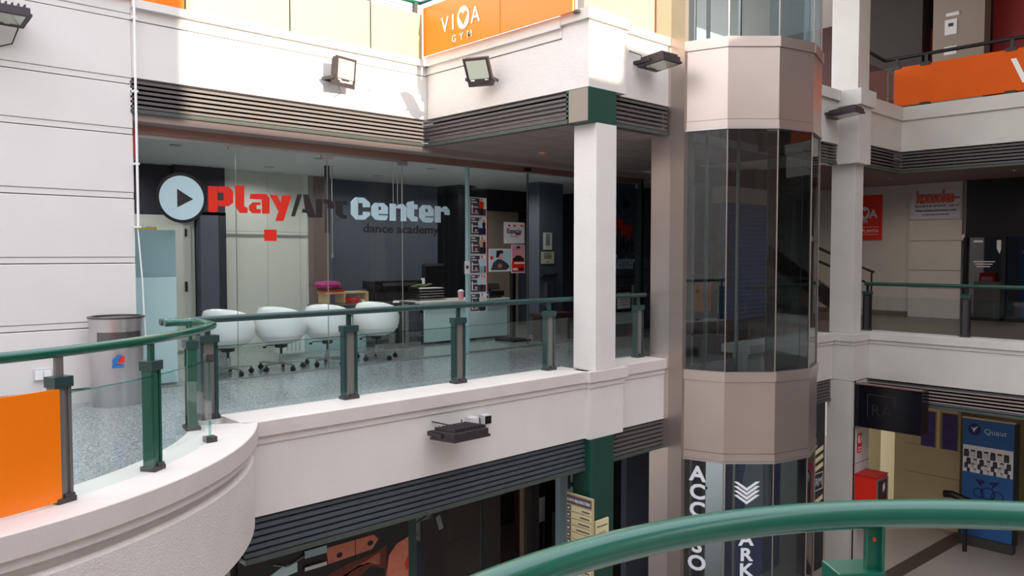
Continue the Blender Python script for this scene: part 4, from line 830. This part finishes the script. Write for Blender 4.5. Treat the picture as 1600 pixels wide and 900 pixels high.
# shop unit on the right
sr = thing('dark_shopfront', (21.45, 4.5, 0), 'dark framed shop window at the far right of the right walkway', 'shopfront')
put('header', B((21.40, 2.0, 2.02), (21.55, 6.50, 3.42)), 'black', sr)
put('frame', B((21.38, 6.46, 0), (21.5, 6.54, 2.02)), 'black', sr)
for y in (5.62, 4.7): put('mullion', B((21.38, y, 0), (21.5, y+.10, 2.02)), 'dark_frame', sr)
put('sill', B((21.38, 2.0, 0), (21.5, 6.46, .08)), 'dark_frame', sr)
put('glass_pane', B((21.42, 5.72, .08), (21.43, 6.46, 2.02)), 'glass_dark', sr); put('glass_pane', B((21.42, 4.8, .08), (21.43, 5.62, 2.02)), 'glass_dark', sr); put('glass_pane', B((21.42, 2.0, .08), (21.43, 4.7, 2.02)), 'glass_dark', sr)
put('lower_panel', B((21.415, 5.72, .08), (21.42, 6.3, .95)), 'clamp', sr)
for k in range(3): put('text_line', B((21.408, 5.85+.05*k, 1.42-.06*k), (21.414, 6.32-.04*k, 1.445-.06*k)), 'paper', sr)
put('arrow_mark', MB().prism([(5.70, 1.95), (5.82, 1.95), (5.82, 1.75), (5.76, 1.62), (5.72, 1.75)], (21.41, 0, 0), YA, ZA, (-.004, 0, 0)), 'paper', sr)
put('bright_mark', B((21.408, 6.12, 1.90), (21.414, 6.32, 1.95)), 'paper', sr)
struct('wall_shop_right', B((23.2, 2, 0), (23.4, 6.6, 3.4)), 'dark_wall', 'dark back wall inside the right-hand shop')
item('red_display', 'red display box inside the right-hand shop window', 'display', [('body', B((22.0, 6.0, .0), (22.3, 6.35, 1.15)), 'red_dull'), ('panel', B((21.98, 6.05, .8), (22.0, 6.3, 1.05)), 'pink')], (22.15, 6.2, 0))
item('display_board', 'pale blue display board inside the right-hand shop window', 'display', [('body', B((22.6, 5.0, .0), (22.7, 5.6, 1.75)), 'blue_print'), ('stripe', MB().prism([(5.0, .9), (5.1, .9), (5.6, 1.7), (5.5, 1.7)], (22.59, 0, 0), YA, ZA, (-.005, 0, 0)), 'cyan_grey')], (22.65, 5.3, 0))
item('black_bag', 'black rucksack shape in the far right shop window', 'bag', [('body', MB().lathe([(.001, 0), (.22, .05), (.26, .3), (.18, .55), (.001, .62)], (21.9, 5.05, .7), 16), 'black'), ('strap', MB().tube([(21.75, 5.05, 1.25), (21.7, 5.1, 1.35), (21.75, 5.15, 1.25)], .015, 6), 'clamp')], (21.9, 5.05, .7))
item('wall_box', 'small cream box on the wall beside the dark shop header', 'box', [('body', B((21.44, 6.53, 1.95), (21.5, 6.60, 2.1)), 'paper_cream'), ('lid', B((21.43, 6.535, 1.96), (21.44, 6.595, 2.09)), 'paper')], (21.47, 6.57, 1.95))
fs = thing('stair_flight', (18.6, 11.0, 0), 'sloping underside and cheek of the stairs seen through the right lift facets', 'stairs')
put('cheek', MB().prism([(8.2, .1), (8.2, .5), (11.8, 2.9), (11.8, 2.5)], (18.6, 0, 0), YA, ZA, (.12, 0, 0)), 'opposite_dark', fs)
put('underside', MB().prism([(8.2, 0), (8.2, .12), (11.8, 2.52), (11.8, 2.3)], (18.72, 0, 0), YA, ZA, (1.2, 0, 0)), 'taupe', fs)
st = thing('stair_rail', (18.0, 7.2, 0), 'two black sloping stair handrail bars behind the right-hand column', 'handrail')
put('bar', MB().tube([(17.6, 8.4, 1.75), (17.6, 7.15, 1.22)], .035, 8), 'black', st); put('bar', MB().tube([(17.6, 8.4, 1.45), (17.6, 7.2, .95)], .03, 8), 'black', st); put('post', MB().tube([(17.6, 7.2, 0), (17.6, 7.2, 1.2)], .02, 8), 'black', st)
# right balcony railing
b = thing('balustrade', (14.75, 3, CO), 'dark green railing with glass panes on the right balcony', 'railing')
put('handrail', MB().tube([(14.75, 6.15, 1.065), (14.75, -4, 1.065)], .033, 12), 'green_dark', b, smooth=True)
put('handrail', MB().tube([(11.4, 6.62, 1.065), (13.9, 6.62, 1.065)], .033, 12), 'green_dark', b, smooth=True)
for y in (6.10, 4.45, 2.8, 1.1): stanchion(b, 14.75, y, 90, m='dark_frame', mg='clamp', w=.14, zc=.87, rz=1.06)
for y0, y1 in ((6.05, 4.5), (4.4, 2.85), (2.75, 1.15)): put('glass_pane', B((14.72, y1, CO+.02), (14.732, y0, .84)), 'glass_rail', b)
put('glass_pane', B((11.4, 6.6, CO+.02), (13.95, 6.61, .84)), 'glass_rail', b)
# upper right balustrade
b = thing('upper_balustrade', (16.4, 3, 4.48), 'upper right balustrade with a long orange banner and a dark rail', 'railing')
tag(put('panel', B((16.38, -4, 4.54), (16.40, 6.33, 5.30)), 'orange_dull', b), 'orange banner panel')
put('glass_pane', B((16.2, 6.36, 4.5), (16.21, 6.4, 5.2)), 'glass_dark', b); put('glass_pane', B((14.5, 6.34, 4.5), (16.35, 6.35, 5.2)), 'glass_dark', b)
put('handrail', MB().tube([(16.45, 6.55, 5.50), (16.45, -4, 5.50)], .035, 10), 'dark_frame', b, smooth=True)
put('handrail', MB().tube([(14.5, 6.4, 5.50), (16.45, 6.55, 5.50)], .035, 10), 'dark_frame', b, smooth=True)
for y in (6.3, 5.75, 4.3, 2.7): put('post', MB().box((16.41, y-.03, 4.48), (16.44, y+.03, 5.48)).box((16.36, y-.09, 5.27), (16.46, y+.09, 5.33)).box((16.36, y-.09, 4.5), (16.46, y+.09, 4.56)), 'dark_frame', b)
put('letter_v', text_mb('V', .62, (16.375, 4.10, 4.69), ax, ZA, .004, off=.02), 'white', b)
struct('wall_upper_right', B((20.5, -4, 4.3), (20.7, 12, 12)), 'maroon', 'maroon wall at the back of the upper right level')
trim(B((18.9, 6.72, 4.3), (20.5, 8.2, 12)), 'opposite_dark', 'dark brown upper wall panel left of the red panels')
trim(B((19.4, 6.25, 4.3), (19.6, 6.73, 6.75)), 'red_wall', 'narrow red panel left of the beige pillar')
pil = trim(B((18.5, 5.36, 4.3), (18.9, 6.36, 12)), 'taupe', 'beige upper pillar with paper notices')
trim(B((19.2, 2.2, 4.3), (19.4, 5.4, 12)), 'red_wall', 'broad red panel right of the beige pillar')
item('notice_sheet', 'larger paper notice on the beige upper pillar', 'notice', [('sheet', B((18.485, 5.88, 6.30), (18.5, 6.12, 6.62)), 'paper'), ('print_spot', B((18.48, 5.95, 6.47), (18.486, 6.05, 6.54)), 'ink')], (18.49, 6.0, 6.3))
item('notice_sheet', 'narrow tilted paper strip above the larger notice on the beige pillar', 'notice', [('sheet', B((18.485, 5.84, 6.69), (18.5, 6.10, 6.76)), 'paper'), ('tape', B((18.48, 5.86, 6.74), (18.486, 5.90, 6.77)), 'paper_cream')], (18.49, 6.0, 6.69))
item('notice_sheet', 'white paper low on the beige pillar behind the dark rail', 'notice', [('sheet', B((18.485, 5.88, 5.88), (18.5, 6.12, 6.05)), 'paper'), ('tape', B((18.48, 5.98, 6.03), (18.486, 6.02, 6.06)), 'paper_cream')], (18.49, 6.0, 5.88))
item('display_screen', 'black wall screen behind the upper right railing corner', 'screen', [('body', B((17.6, 6.6, 4.9), (17.7, 7.5, 5.6)), 'black'), ('foot', B((17.6, 6.9, 4.3), (17.7, 7.1, 4.9)), 'clamp')], (17.65, 7.0, 4.3))

# ================================================================== GROUND LEVEL, LEFT
struct('wall_ground_back', B((2, 12.0, -4.08), (13.8, 12.2, -1.0)), 'olive_int', 'olive back wall of the ground-floor shop')
struct('ceiling_ground', B((2.6, 6.4, -1.0), (13.6, 12.2, -.7)), 'dark_int', 'dark ceiling of the ground-floor shops')
gsf = thing('ground_shopfront', (5, 7.05, -4.08), 'dark framed ground-floor shopfront under the left louvre band', 'shopfront')
for x0, x1, m in ((5.0, 5.12, 'slate_green'), (6.14, 6.38, 'black'), (6.93, 7.05, 'black')):
    put('frame_post', B((x0, 7.0, -4.08), (x1, 7.1, -1.0)), m, gsf)
put('frame_post', B((3.0, 7.0, -4.08), (3.06, 7.1, -1.0)), 'dark_frame', gsf)
put('glass_pane', B((5.12, 7.04, -4.0), (6.14, 7.05, -1.05)), 'glass_dark', gsf)
put('frame_rail', MB().obox((6.66, 7.3, -1.42), (.32, .02, .03), Matrix.Rotation(.5, 3, 'Z')), 'black', gsf)
put('frame_rail', B((5.12, 7.0, -2.6), (6.14, 7.1, -2.5)), 'black', gsf)
item('black_curtain', 'black hanging drape behind the ground-floor shop glass', 'drape', [('drape', B((5.55, 7.7, -4.0), (6.05, 7.76, -1.1)), 'black'), ('fold', B((6.02, 7.68, -4.0), (6.10, 7.8, -1.2)), 'ink_dark')], (5.8, 7.73, -4.0))
item('price_tag', 'small white hanging tag on a rod by the ground-floor drape', 'tag', [('tag', MB().obox((5.60, 7.2, -1.53), (.03, .004, .085), Matrix.Rotation(-.3, 3, 'Y')), 'paper'), ('rod', MB().tube([(5.26, 7.3, -1.52), (5.7, 7.2, -1.30)], .008, 6), 'clamp'), ('ring', MB().tube([(5.46, 7.22, -1.43), (5.52, 7.2, -1.47), (5.58, 7.22, -1.42)], .01, 6), 'steel_dark')], (5.6, 7.2, -1.62))
item('blue_bag', 'dark blue rounded bag edge beside the ground-floor mullion', 'bag', [('body', MB().lathe([(.001, 0), (.14, .05), (.16, .35), (.1, .52), (.001, .55)], (5.30, 7.34, -2.25), 14), 'blue_dark'), ('strap', MB().tube([(5.16, 7.2, -1.6), (5.22, 7.18, -1.52), (5.28, 7.2, -1.6)], .01, 6), 'blue')], (5.30, 7.34, -2.25))
item('upright_panel', 'pale green-white upright panel behind the ground-floor mullion', 'panel', [('panel', B((5.60, 7.6, -1.62), (5.78, 7.65, -1.25)), 'cyan_white'), ('edge', B((5.55, 7.58, -1.9), (5.6, 7.66, -1.3)), 'grey_plastic')], (5.7, 7.62, -1.9))
item('grey_post', 'pale grey-green square post beside the ground-floor directory', 'post', [('shaft', B((8.40, 7.9, -4.08), (8.56, 8.0, -1.0)), 'cyan_grey'), ('bracket', B((8.56, 7.9, -1.9), (8.62, 7.95, -1.5)), 'clamp')], (8.48, 7.95, -4.08))
item('grey_post', 'pale square post further inside the ground-floor shop', 'post', [('shaft', B((9.1, 9.4, -4.08), (9.3, 9.5, -1.0)), 'taupe'), ('base', B((9.05, 9.35, -4.08), (9.35, 9.55, -4.0)), 'clamp')], (9.2, 9.45, -4.08))
item('red_cupboard', 'dull maroon cupboard inside the ground-floor shop', 'cupboard', [('body', B((10.2, 10.2, -4.08), (11.0, 10.8, -2.1)), 'maroon'), ('door', B((10.25, 10.17, -3.9), (10.95, 10.2, -2.2)), 'maroon')], (10.6, 10.5, -4.08))
item('white_sign_stand', 'small pale sheet standing inside the ground-floor shop', 'sign', [('sheet', B((9.0, 9.0, -2.8), (9.2, 9.02, -2.4)), 'grey_plastic'), ('leg', B((9.2, 9.0, -4.08), (9.25, 9.05, -2.35)), 'black')], (9.1, 9.0, -4.08))
struct('wall_ground_end', B((11.4, 7.5, -4.08), (11.6, 12.0, -.9)), 'dark_int', 'dark end wall of the ground-floor shop')
# beauty poster, flat print
bp = thing('shop_poster', (4.0, 6.98, -4.0), 'large dark printed poster with long brown hair and faces in the ground-floor window', 'poster')
put('sheet', B((3.06, 6.97, -4.0), (4.99, 6.99, -1.18)), 'black', bp)
def pr(nm, pts, m, k=1): return put(nm, MB().prism(pts, (0, 6.968-.001*k, 0), XA, ZA, (0, .0009, 0)), m, bp)
def px2(u, v):  # poster layout: photo-sheet units to metres on its own plane
    return u, v
pr('print_face_strip', [(3.98, -1.35), (4.54, -1.35), (4.60, -1.41), (4.52, -1.50), (4.0, -1.52)], 'skin_print')
pr('print_eye', disc((4.13, -1.46), .028, 10, 1.3), 'ink_dark', 2); pr('print_eye', disc((4.50, -1.43), .028, 10, 1.3), 'ink_dark', 2)
pr('print_line', [(4.31, -1.34), (4.32, -1.34), (4.32, -1.52), (4.31, -1.52)], 'black', 2)
pr('print_hair', [(3.35, -2.4), (3.6, -1.80), (3.85, -1.66), (4.2, -1.58), (4.55, -1.55), (4.70, -1.50), (4.70, -2.4)], 'hair_print')
for k in range(7):
    a = k*.05
    pr('print_strand', [(3.6+a, -2.3), (3.75+a, -1.92+a*.6), (4.1+a, -1.70+a*.3), (4.62, -1.56-a*.4), (4.62, -1.567-a*.4), (4.1+a, -1.712+a*.3), (3.77+a, -1.94+a*.6), (3.63+a, -2.3)], 'skin_print', 2)
pr('print_dark', [(4.15, -2.4), (4.18, -1.85), (4.5, -1.68), (4.68, -1.75), (4.66, -2.4)], 'black', 3)
pr('print_cheek', [(4.70, -2.4), (4.69, -1.85), (4.73, -1.62), (4.83, -1.52), (4.985, -1.48), (4.985, -2.4)], 'skin_print', 4)
pr('print_lips', [(4.93, -1.76), (4.985, -1.68), (4.985, -1.84), (4.95, -1.84)], 'red_dull', 5)
pr('print_cap', [(3.36, -1.56), (3.39, -1.46), (3.5, -1.41), (3.66, -1.41), (3.66, -1.50), (3.5, -1.52)], 'sign_cyan', 2)
pr('print_nail', [(3.30, -1.60), (3.33, -1.49), (3.39, -1.45), (3.38, -1.58)], 'skin_print', 3)
item('hanging_card', 'pale card with pockets hanging inside the ground-floor window', 'card', [('card', B((3.73, 6.94, -1.385), (3.97, 6.955, -1.31)), 'cyan_grey'), ('card', B((3.73, 6.94, -1.51), (3.97, 6.955, -1.475)), 'grey_plastic'), ('cord', MB().tube([(3.4, 6.95, -1.36), (3.55, 6.95, -1.42), (3.73, 6.95, -1.36)], .006, 5), 'alu')], (3.85, 6.95, -1.51))
# directory sign and yellow card on the green column
ds = thing('directory_sign', (7.0, 6.28, -2.6), 'tan directory board with arrows left of the green ground-floor column', 'sign')
put('board', B((7.0, 6.06, -2.7), (7.03, 6.48, -1.30)), 'sign_tan', ds)
put('header', B((6.992, 6.075, -1.42), (7.0, 6.465, -1.32)), 'sign_brown', ds)
put('letter_line', text_mb('PLANTA BAJA EDUCTORIO', .052, (6.988, 6.27, -1.39), ax, ZA, .003, off=.012, sx=.58), 'paper', ds)
for k in range(14):
    z = -1.445-k*.082
    row = put('row_plate', B((6.994, 6.08, z-.062), (7.0, 6.40, z)), 'sign_yellow', ds)
    put('arrow_tile', B((6.990, 6.405, z-.062), (7.0, 6.462, z)), 'sign_brown', ds)
    put('arrow', MB().prism([(0, 0), (.02, .018), (.02, .008), (.038, .008), (.038, -.008), (.02, -.008), (.02, -.018)], (6.988, 6.453, z-.031), ax, ZA, (-.003, 0, 0)), 'paper', ds)
    put('text_bar', B((6.990, 6.10, z-.040), (6.995, 6.22+.03*(k % 4), z-.024)), 'sign_brown', ds)
yc = item('info_card', 'cream information card on the green ground-floor column', 'sign', [('sheet', B((7.17, 6.16, -2.0), (7.42, 6.18, -1.63)), 'sign_yellow'), ('rule_line', B((7.20, 6.155, -1.71), (7.39, 6.16, -1.70)), 'ink'), ('square', B((7.24, 6.155, -1.90), (7.36, 6.158, -1.77)), 'sign_tan'), ('symbol', MB().prism(disc((7.30, -1.83), .03, 10), (0, 6.152, 0), XA, ZA, (0, .003, 0)), 'ink_dark')], (7.3, 6.17, -2.0))
item('workshop_machine', 'grey-green workshop machine in the dark behind the green column', 'machine', [('hood', MB().prism([(0, 0), (.5, 0), (.42, .1), (.15, .42), (.05, .42), (0, .3)], (9.0, 8.2, -1.95), XA, ZA, (0, .3, 0)), 'cyan_grey'), ('shelf', B((8.95, 8.15, -2.0), (9.55, 8.55, -1.96)), 'black'), ('lower_body', MB().prism([(0, 0), (.42, -.1), (.52, .42), (0, .42)], (9.0, 8.2, -2.42), XA, ZA, (0, .25, 0)), 'cyan_grey'), ('base', B((8.95, 8.1, -4.08), (9.6, 8.6, -2.5)), 'black')], (9.2, 8.3, -4.08))
trim(B((9.75, 8.4, -4.08), (9.95, 8.6, -1.0)), 'dark_wall', 'dark bluish ground-floor post left of the lift pillar')
trim(B((10.05, 7.6, -4.08), (10.5, 7.8, -1.0)), 'brown_wall', 'brown ground-floor wall strip left of the lift pillar')

# ================================================================== GROUND LEVEL, RIGHT
gc = trim(B((13.82, 5.97, -4.08), (14.62, 6.4, -.64)), RPL, 'white panelled ground-floor pier under the right column', bevel=.004)
for z in (-1.5, -2.15, -3.0): put('joint', B((13.9, 5.963, z), (14.62, 5.97, z+.008)), 'groove', gc)
put('joint', B((13.95, 5.955, -4.08), (13.985, 5.97, -.64)), 'ink_dark', gc)
tv = thing('hanging_screen', (14.1, 5.5, -1.45), 'large black hanging display case under the right balcony', 'screen')
put('case', B((13.98, 4.85, -1.45), (14.30, 6.09, -.70)), 'black_gloss', tv, bevel=.006)
put('top_rail', B((13.96, 4.86, -.695), (14.05, 6.08, -.675)), 'head_beam', tv)
put('inner_frame', MB().box((13.972, 5.28, -.86), (13.98, 5.75, -.85)).box((13.972, 5.28, -1.02), (13.98, 5.288, -.86)).box((13.972, 5.74, -1.25), (13.98, 5.75, -.86)), 'clamp', tv)
put('etched_mark', text_mb('RA', .3, (13.975, 5.5, -1.22), ax, ZA, .003, off=-.005), 'ink_dark', tv)
struct('wall_ground_right', B((17.5, 5.32, -4.08), (17.9, 6.38, -.9)), 'wall_beige', 'yellowish beige ground-floor wall with purple posters')
wg = bpy.data.objects['wall_ground_right']
for z in (-2.4, -3.0): put('joint', B((17.494, 5.32, z), (17.5, 6.38, z+.01)), 'groove', wg)
struct('wall_ground_right_side', MB().prism([(17.5, 6.38), (19.8, 7.6), (19.8, 7.8), (17.5, 6.6)], (0, 0, -4.08), XA, YA, (0, 0, 3.2)), 'wall_beige', 'angled beige ground-floor wall behind the fire box')
struct('wall_ground_far', B((20.2, -4, -4.08), (20.4, 8.5, -.9)), 'wall_beige', 'far beige ground-floor wall')
struct('ceiling_ground_right', B((14.5, -4, -.95), (21, 8.5, -.7)), 'soffit', 'ceiling of the right ground floor')
for y0, y1, lb in ((5.80, 6.07, 'left purple poster strip on the beige ground-floor wall'), (5.38, 5.66, 'right purple poster strip on the beige ground-floor wall')):
    t = thing('purple_poster', (17.49, (y0+y1)/2, -2.4), lb, 'poster', 'purple posters')
    put('sheet', B((17.485, y0, -2.40), (17.498, y1, -1.66)), 'purple_print', t)
    for k in range(6): put('print_streak', MB().prism([(y0+.02, -1.8-.09*k), (y1-.04, -1.77-.09*k), (y1-.04, -1.78-.09*k), (y0+.02, -1.805-.09*k)], (17.484, 0, 0), YA, ZA, (-.002, 0, 0)), 'ink', t)
item('poster_rail', 'pale wooden rail over the purple posters', 'rail', [('rail', B((17.46, 5.36, -1.63), (17.50, 6.1, -1.59)), 'wood'), ('strip', B((17.47, 5.70, -2.4), (17.49, 5.76, -1.63)), 'wood')], (17.48, 5.7, -2.4))
rb = thing('roll_up_banner', (17.0, 4.7, -4.08), 'blue roll-up banner with jars and a dark blue figure on the right ground floor', 'banner')
put('sheet', B((16.99, 4.24, -3.9), (17.0, 5.12, -1.60)), 'blue_print', rb)
put('top_bar', B((16.97, 4.22, -1.60), (17.02, 5.14, -1.565)), 'wood', rb)
put('side_edge', B((16.98, 4.16, -3.9), (17.04, 4.235, -1.60)), 'black', rb)
put('base', B((16.9, 4.2, -4.08), (17.1, 5.15, -3.9)), 'clamp', rb)
put('logo_disc', MB().prism(disc((4.92, -1.80), .115, 20), (16.989, 0, 0), YA, ZA, (-.002, 0, 0)), 'blue_dark', rb)
put('logo_mark', MB().prism([(4.99, -1.76), (4.93, -1.78), (4.85, -1.72), (4.90, -1.80), (4.93, -1.86), (4.95, -1.80)], (16.986, 0, 0), YA, ZA, (-.002, 0, 0)), 'paper', rb)
put('letter_line', text_mb('Quaut', .15, (16.988, 4.56, -1.86), ax, ZA, .002, off=-.002), 'sign_cyan', rb)
put('photo_band', B((16.986, 4.25, -2.65), (16.99, 5.11, -2.12)), 'paper', rb)
for r in range(4):
    for k in range(7):
        y = 5.05-.115*k-(r % 2)*.04; z = -2.36-.085*r+(.07 if r == 0 else 0); s = 1.3-.2*r
        j = put('print_jar', MB().prism([(y-.045*s*.8, z-.05*s), (y+.045*s*.8, z-.05*s), (y+.045*s*.8, z+.04*s), (y-.045*s*.8, z+.04*s)], (16.984-.0005*r, 0, 0), YA, ZA, (-.001, 0, 0)), 'grey_plastic' if k % 2 else 'ink', rb)
        put('print_lid', MB().prism([(y-.03*s, z+.04*s), (y+.03*s, z+.04*s), (y+.03*s, z+.065*s), (y-.03*s, z+.065*s)], (16.983-.0005*r, 0, 0), YA, ZA, (-.001, 0, 0)), 'ink_dark', j)
for s in (1, -1):
    put('print_figure', MB().prism([(4.68+s*.22, -2.76), (4.68+s*.05, -2.78), (4.68+s*.04, -2.84), (4.68+s*.10, -2.83), (4.68+s*.08, -2.92)], (16.986, 0, 0), YA, ZA, (-.002, 0, 0)), 'blue_dark', rb)
for c_, r_ in (((4.66, -3.02), .13), ((4.50, -3.05), .11), ((4.82, -3.03), .10), ((4.6, -3.18), .08)):
    oo = disc(c_, r_, 14); ii = disc(c_, r_*.8, 14)
    put('print_figure', MB().add([(16.985, y, z) for y, z in oo]+[(16.985, y, z) for y, z in ii], [(i, (i+1) % 14, 14+(i+1) % 14, 14+i) for i in range(14)]), 'blue_dark', rb)
fh = thing('fire_hose_box', (14.2, 5.8, -3.2), 'red fire hose cabinet on the white ground-floor pier', 'fire cabinet')
put('body', B((14.02, 5.58, -3.15), (14.50, 5.96, -2.33)), 'red', fh)
put('top', B((14.01, 5.57, -2.33), (14.51, 5.96, -2.31)), 'red_dull', fh)
put('door_frame', MB().box((14.03, 5.565, -3.12), (14.07, 5.58, -2.36)).box((14.45, 5.565, -3.12), (14.49, 5.58, -2.36)).box((14.07, 5.565, -2.40), (14.45, 5.58, -2.36)), 'steel', fh)
put('door_glass', B((14.07, 5.57, -3.12), (14.45, 5.578, -2.40)), 'maroon', fh)
put('sticker', MB().prism([(14.26, -2.5), (14.34, -2.45), (14.36, -2.56), (14.28, -2.62)], (0, 5.568, 0), XA, ZA, (0, -.003, 0)), 'paper', fh)
item('fire_sign', 'small red fire hose sign on the white ground-floor pier', 'sign', [('sheet', B((14.10, 5.955, -1.96), (14.28, 5.963, -1.62)), 'red'), ('symbol', B((14.12, 5.951, -1.78), (14.18, 5.955, -1.65)), 'paper'), ('symbol', MB().tube([(14.22, 5.953, -1.66), (14.25, 5.953, -1.72), (14.21, 5.953, -1.78)], .008, 5), 'paper'), ('text_bar', B((14.12, 5.951, -1.93), (14.26, 5.955, -1.91)), 'paper'), ('text_bar', B((14.12, 5.951, -1.88), (14.26, 5.955, -1.86)), 'paper')], (14.2, 5.96, -1.96))
item('black_armchair', 'black padded salon seat arm in front of the blue banner', 'seat', [('arm', MB().tube([(16.4, 5.25, -3.02), (16.4, 5.1, -3.0), (16.4, 4.8, -3.08), (16.4, 4.6, -3.16)], .07, 8), 'black'), ('seat', B((16.3, 4.7, -3.5), (16.7, 5.1, -3.3)), 'ink_dark'), ('post', MB().tube([(16.5, 4.9, -4.08), (16.5, 4.9, -3.1)], .04, 8), 'black')], (16.5, 4.9, -4.08))
bs = thing('black_shop_pillar', (13.3, 6.5, -4.08), 'black shop pillar with yellow stripes and a square monogram right of the lift', 'pillar')
put('pillar', B((13.15, 6.42, -4.08), (13.80, 6.6, -1.03)), 'dark_frame', bs)
for k in range(3): put('stripe', MB().prism([(13.38, -1.98-.15*k), (13.74, -1.91-.15*k), (13.74, -1.83-.15*k), (13.38, -1.90-.15*k)], (0, 6.415, 0), XA, ZA, (0, .004, 0)), 'sign_yellow', bs)
for k in range(3): put('stripe', MB().prism([(13.38, -2.88-.15*k), (13.74, -2.81-.15*k), (13.74, -2.73-.15*k), (13.38, -2.80-.15*k)], (0, 6.415, 0), XA, ZA, (0, .004, 0)), 'sign_yellow', bs)
put('monogram_frame', MB().box((13.38, 6.412, -2.62), (13.74, 6.418, -2.605)).box((13.38, 6.412, -2.32), (13.74, 6.418, -2.305)).box((13.38, 6.412, -2.62), (13.395, 6.418, -2.305)).box((13.725, 6.412, -2.62), (13.74, 6.418, -2.305)), 'grey_plastic', bs)
put('monogram', text_mb('RM', .2, (13.56, 6.41, -2.53), XA, ZA, .003, off=.0, sx=.9), 'grey_plastic', bs)
# large pale blue photo print on the ground-floor window behind the lift
wpz = thing('window_print', (12.5, 6.9, -4.0), 'pale blue photo print of a face behind the lower right lift glass', 'poster')
put('sheet', B((11.3, 6.9, -4.0), (13.1, 6.92, -1.05)), 'blue_print', wpz)
put('print_shape', MB().prism([(11.9, -2.8), (11.8, -2.2), (12.0, -1.6), (12.4, -1.3), (12.8, -1.3), (12.7, -2.0), (12.75, -2.8)], (0, 6.895, 0), XA, ZA, (0, .003, 0)), 'cyan_grey', wpz)
put('print_shape', MB().prism([(12.45, -2.9), (12.5, -2.1), (12.62, -1.8), (12.66, -2.9)], (0, 6.89, 0), XA, ZA, (0, .003, 0)), 'sign_cyan', wpz)
put('print_eye', MB().prism(disc((12.15, -1.65), .09, 12, 1.3), (0, 6.89, 0), XA, ZA, (0, .003, 0)), 'ink', wpz)
struct('wall_ground_shaft', B((9.2, 7.3, -4.08), (11.3, 7.4, -1.1)), 'dark_wall', 'dark ground-floor wall behind the lift shaft')

# ================================================================== BUILDINGS BEHIND THE CAMERA (close the courtyard)
def opp(name, a, b_, label, m='opposite'): struct(name, B(a, b_), m, label)
opp('wall_opposite', (3.95, -14, -4.08), (8.0, -10, 6.49), 'lower part of the opposite building')
opp('wall_opposite_middle', (8.0, -14, -4.08), (9.4, -10, 7.0), 'middle part of the opposite building')
opp('wall_opposite_tall', (-9, -14, -4.08), (3.95, -10, 13), 'tall part of the opposite building', 'opposite_mid')
opp('wall_opposite_end', (9.4, -14, -4.08), (26, -10, 20), 'tall right part of the opposite building', 'opposite_brown')
opp('wall_behind', (-9, -10, -4.08), (-7, 14, 8.5), 'tall building behind the viewpoint', 'opposite_bright')
opp('wall_far_right', (24, -10, -4.08), (26, 14, 13), 'far end of the right building')
struct('shade_roof_right', B((12.2, -10, 7.6), (24, 12, 7.9)), 'opposite', 'added unseen roof shading the right half of the courtyard')  # unseen slab added to cut sky light on the right building
struct('wall_right_upper_band', B((12.2, -10, 7.9), (12.5, 12, 12)), RPL, 'upper storeys of the right building')
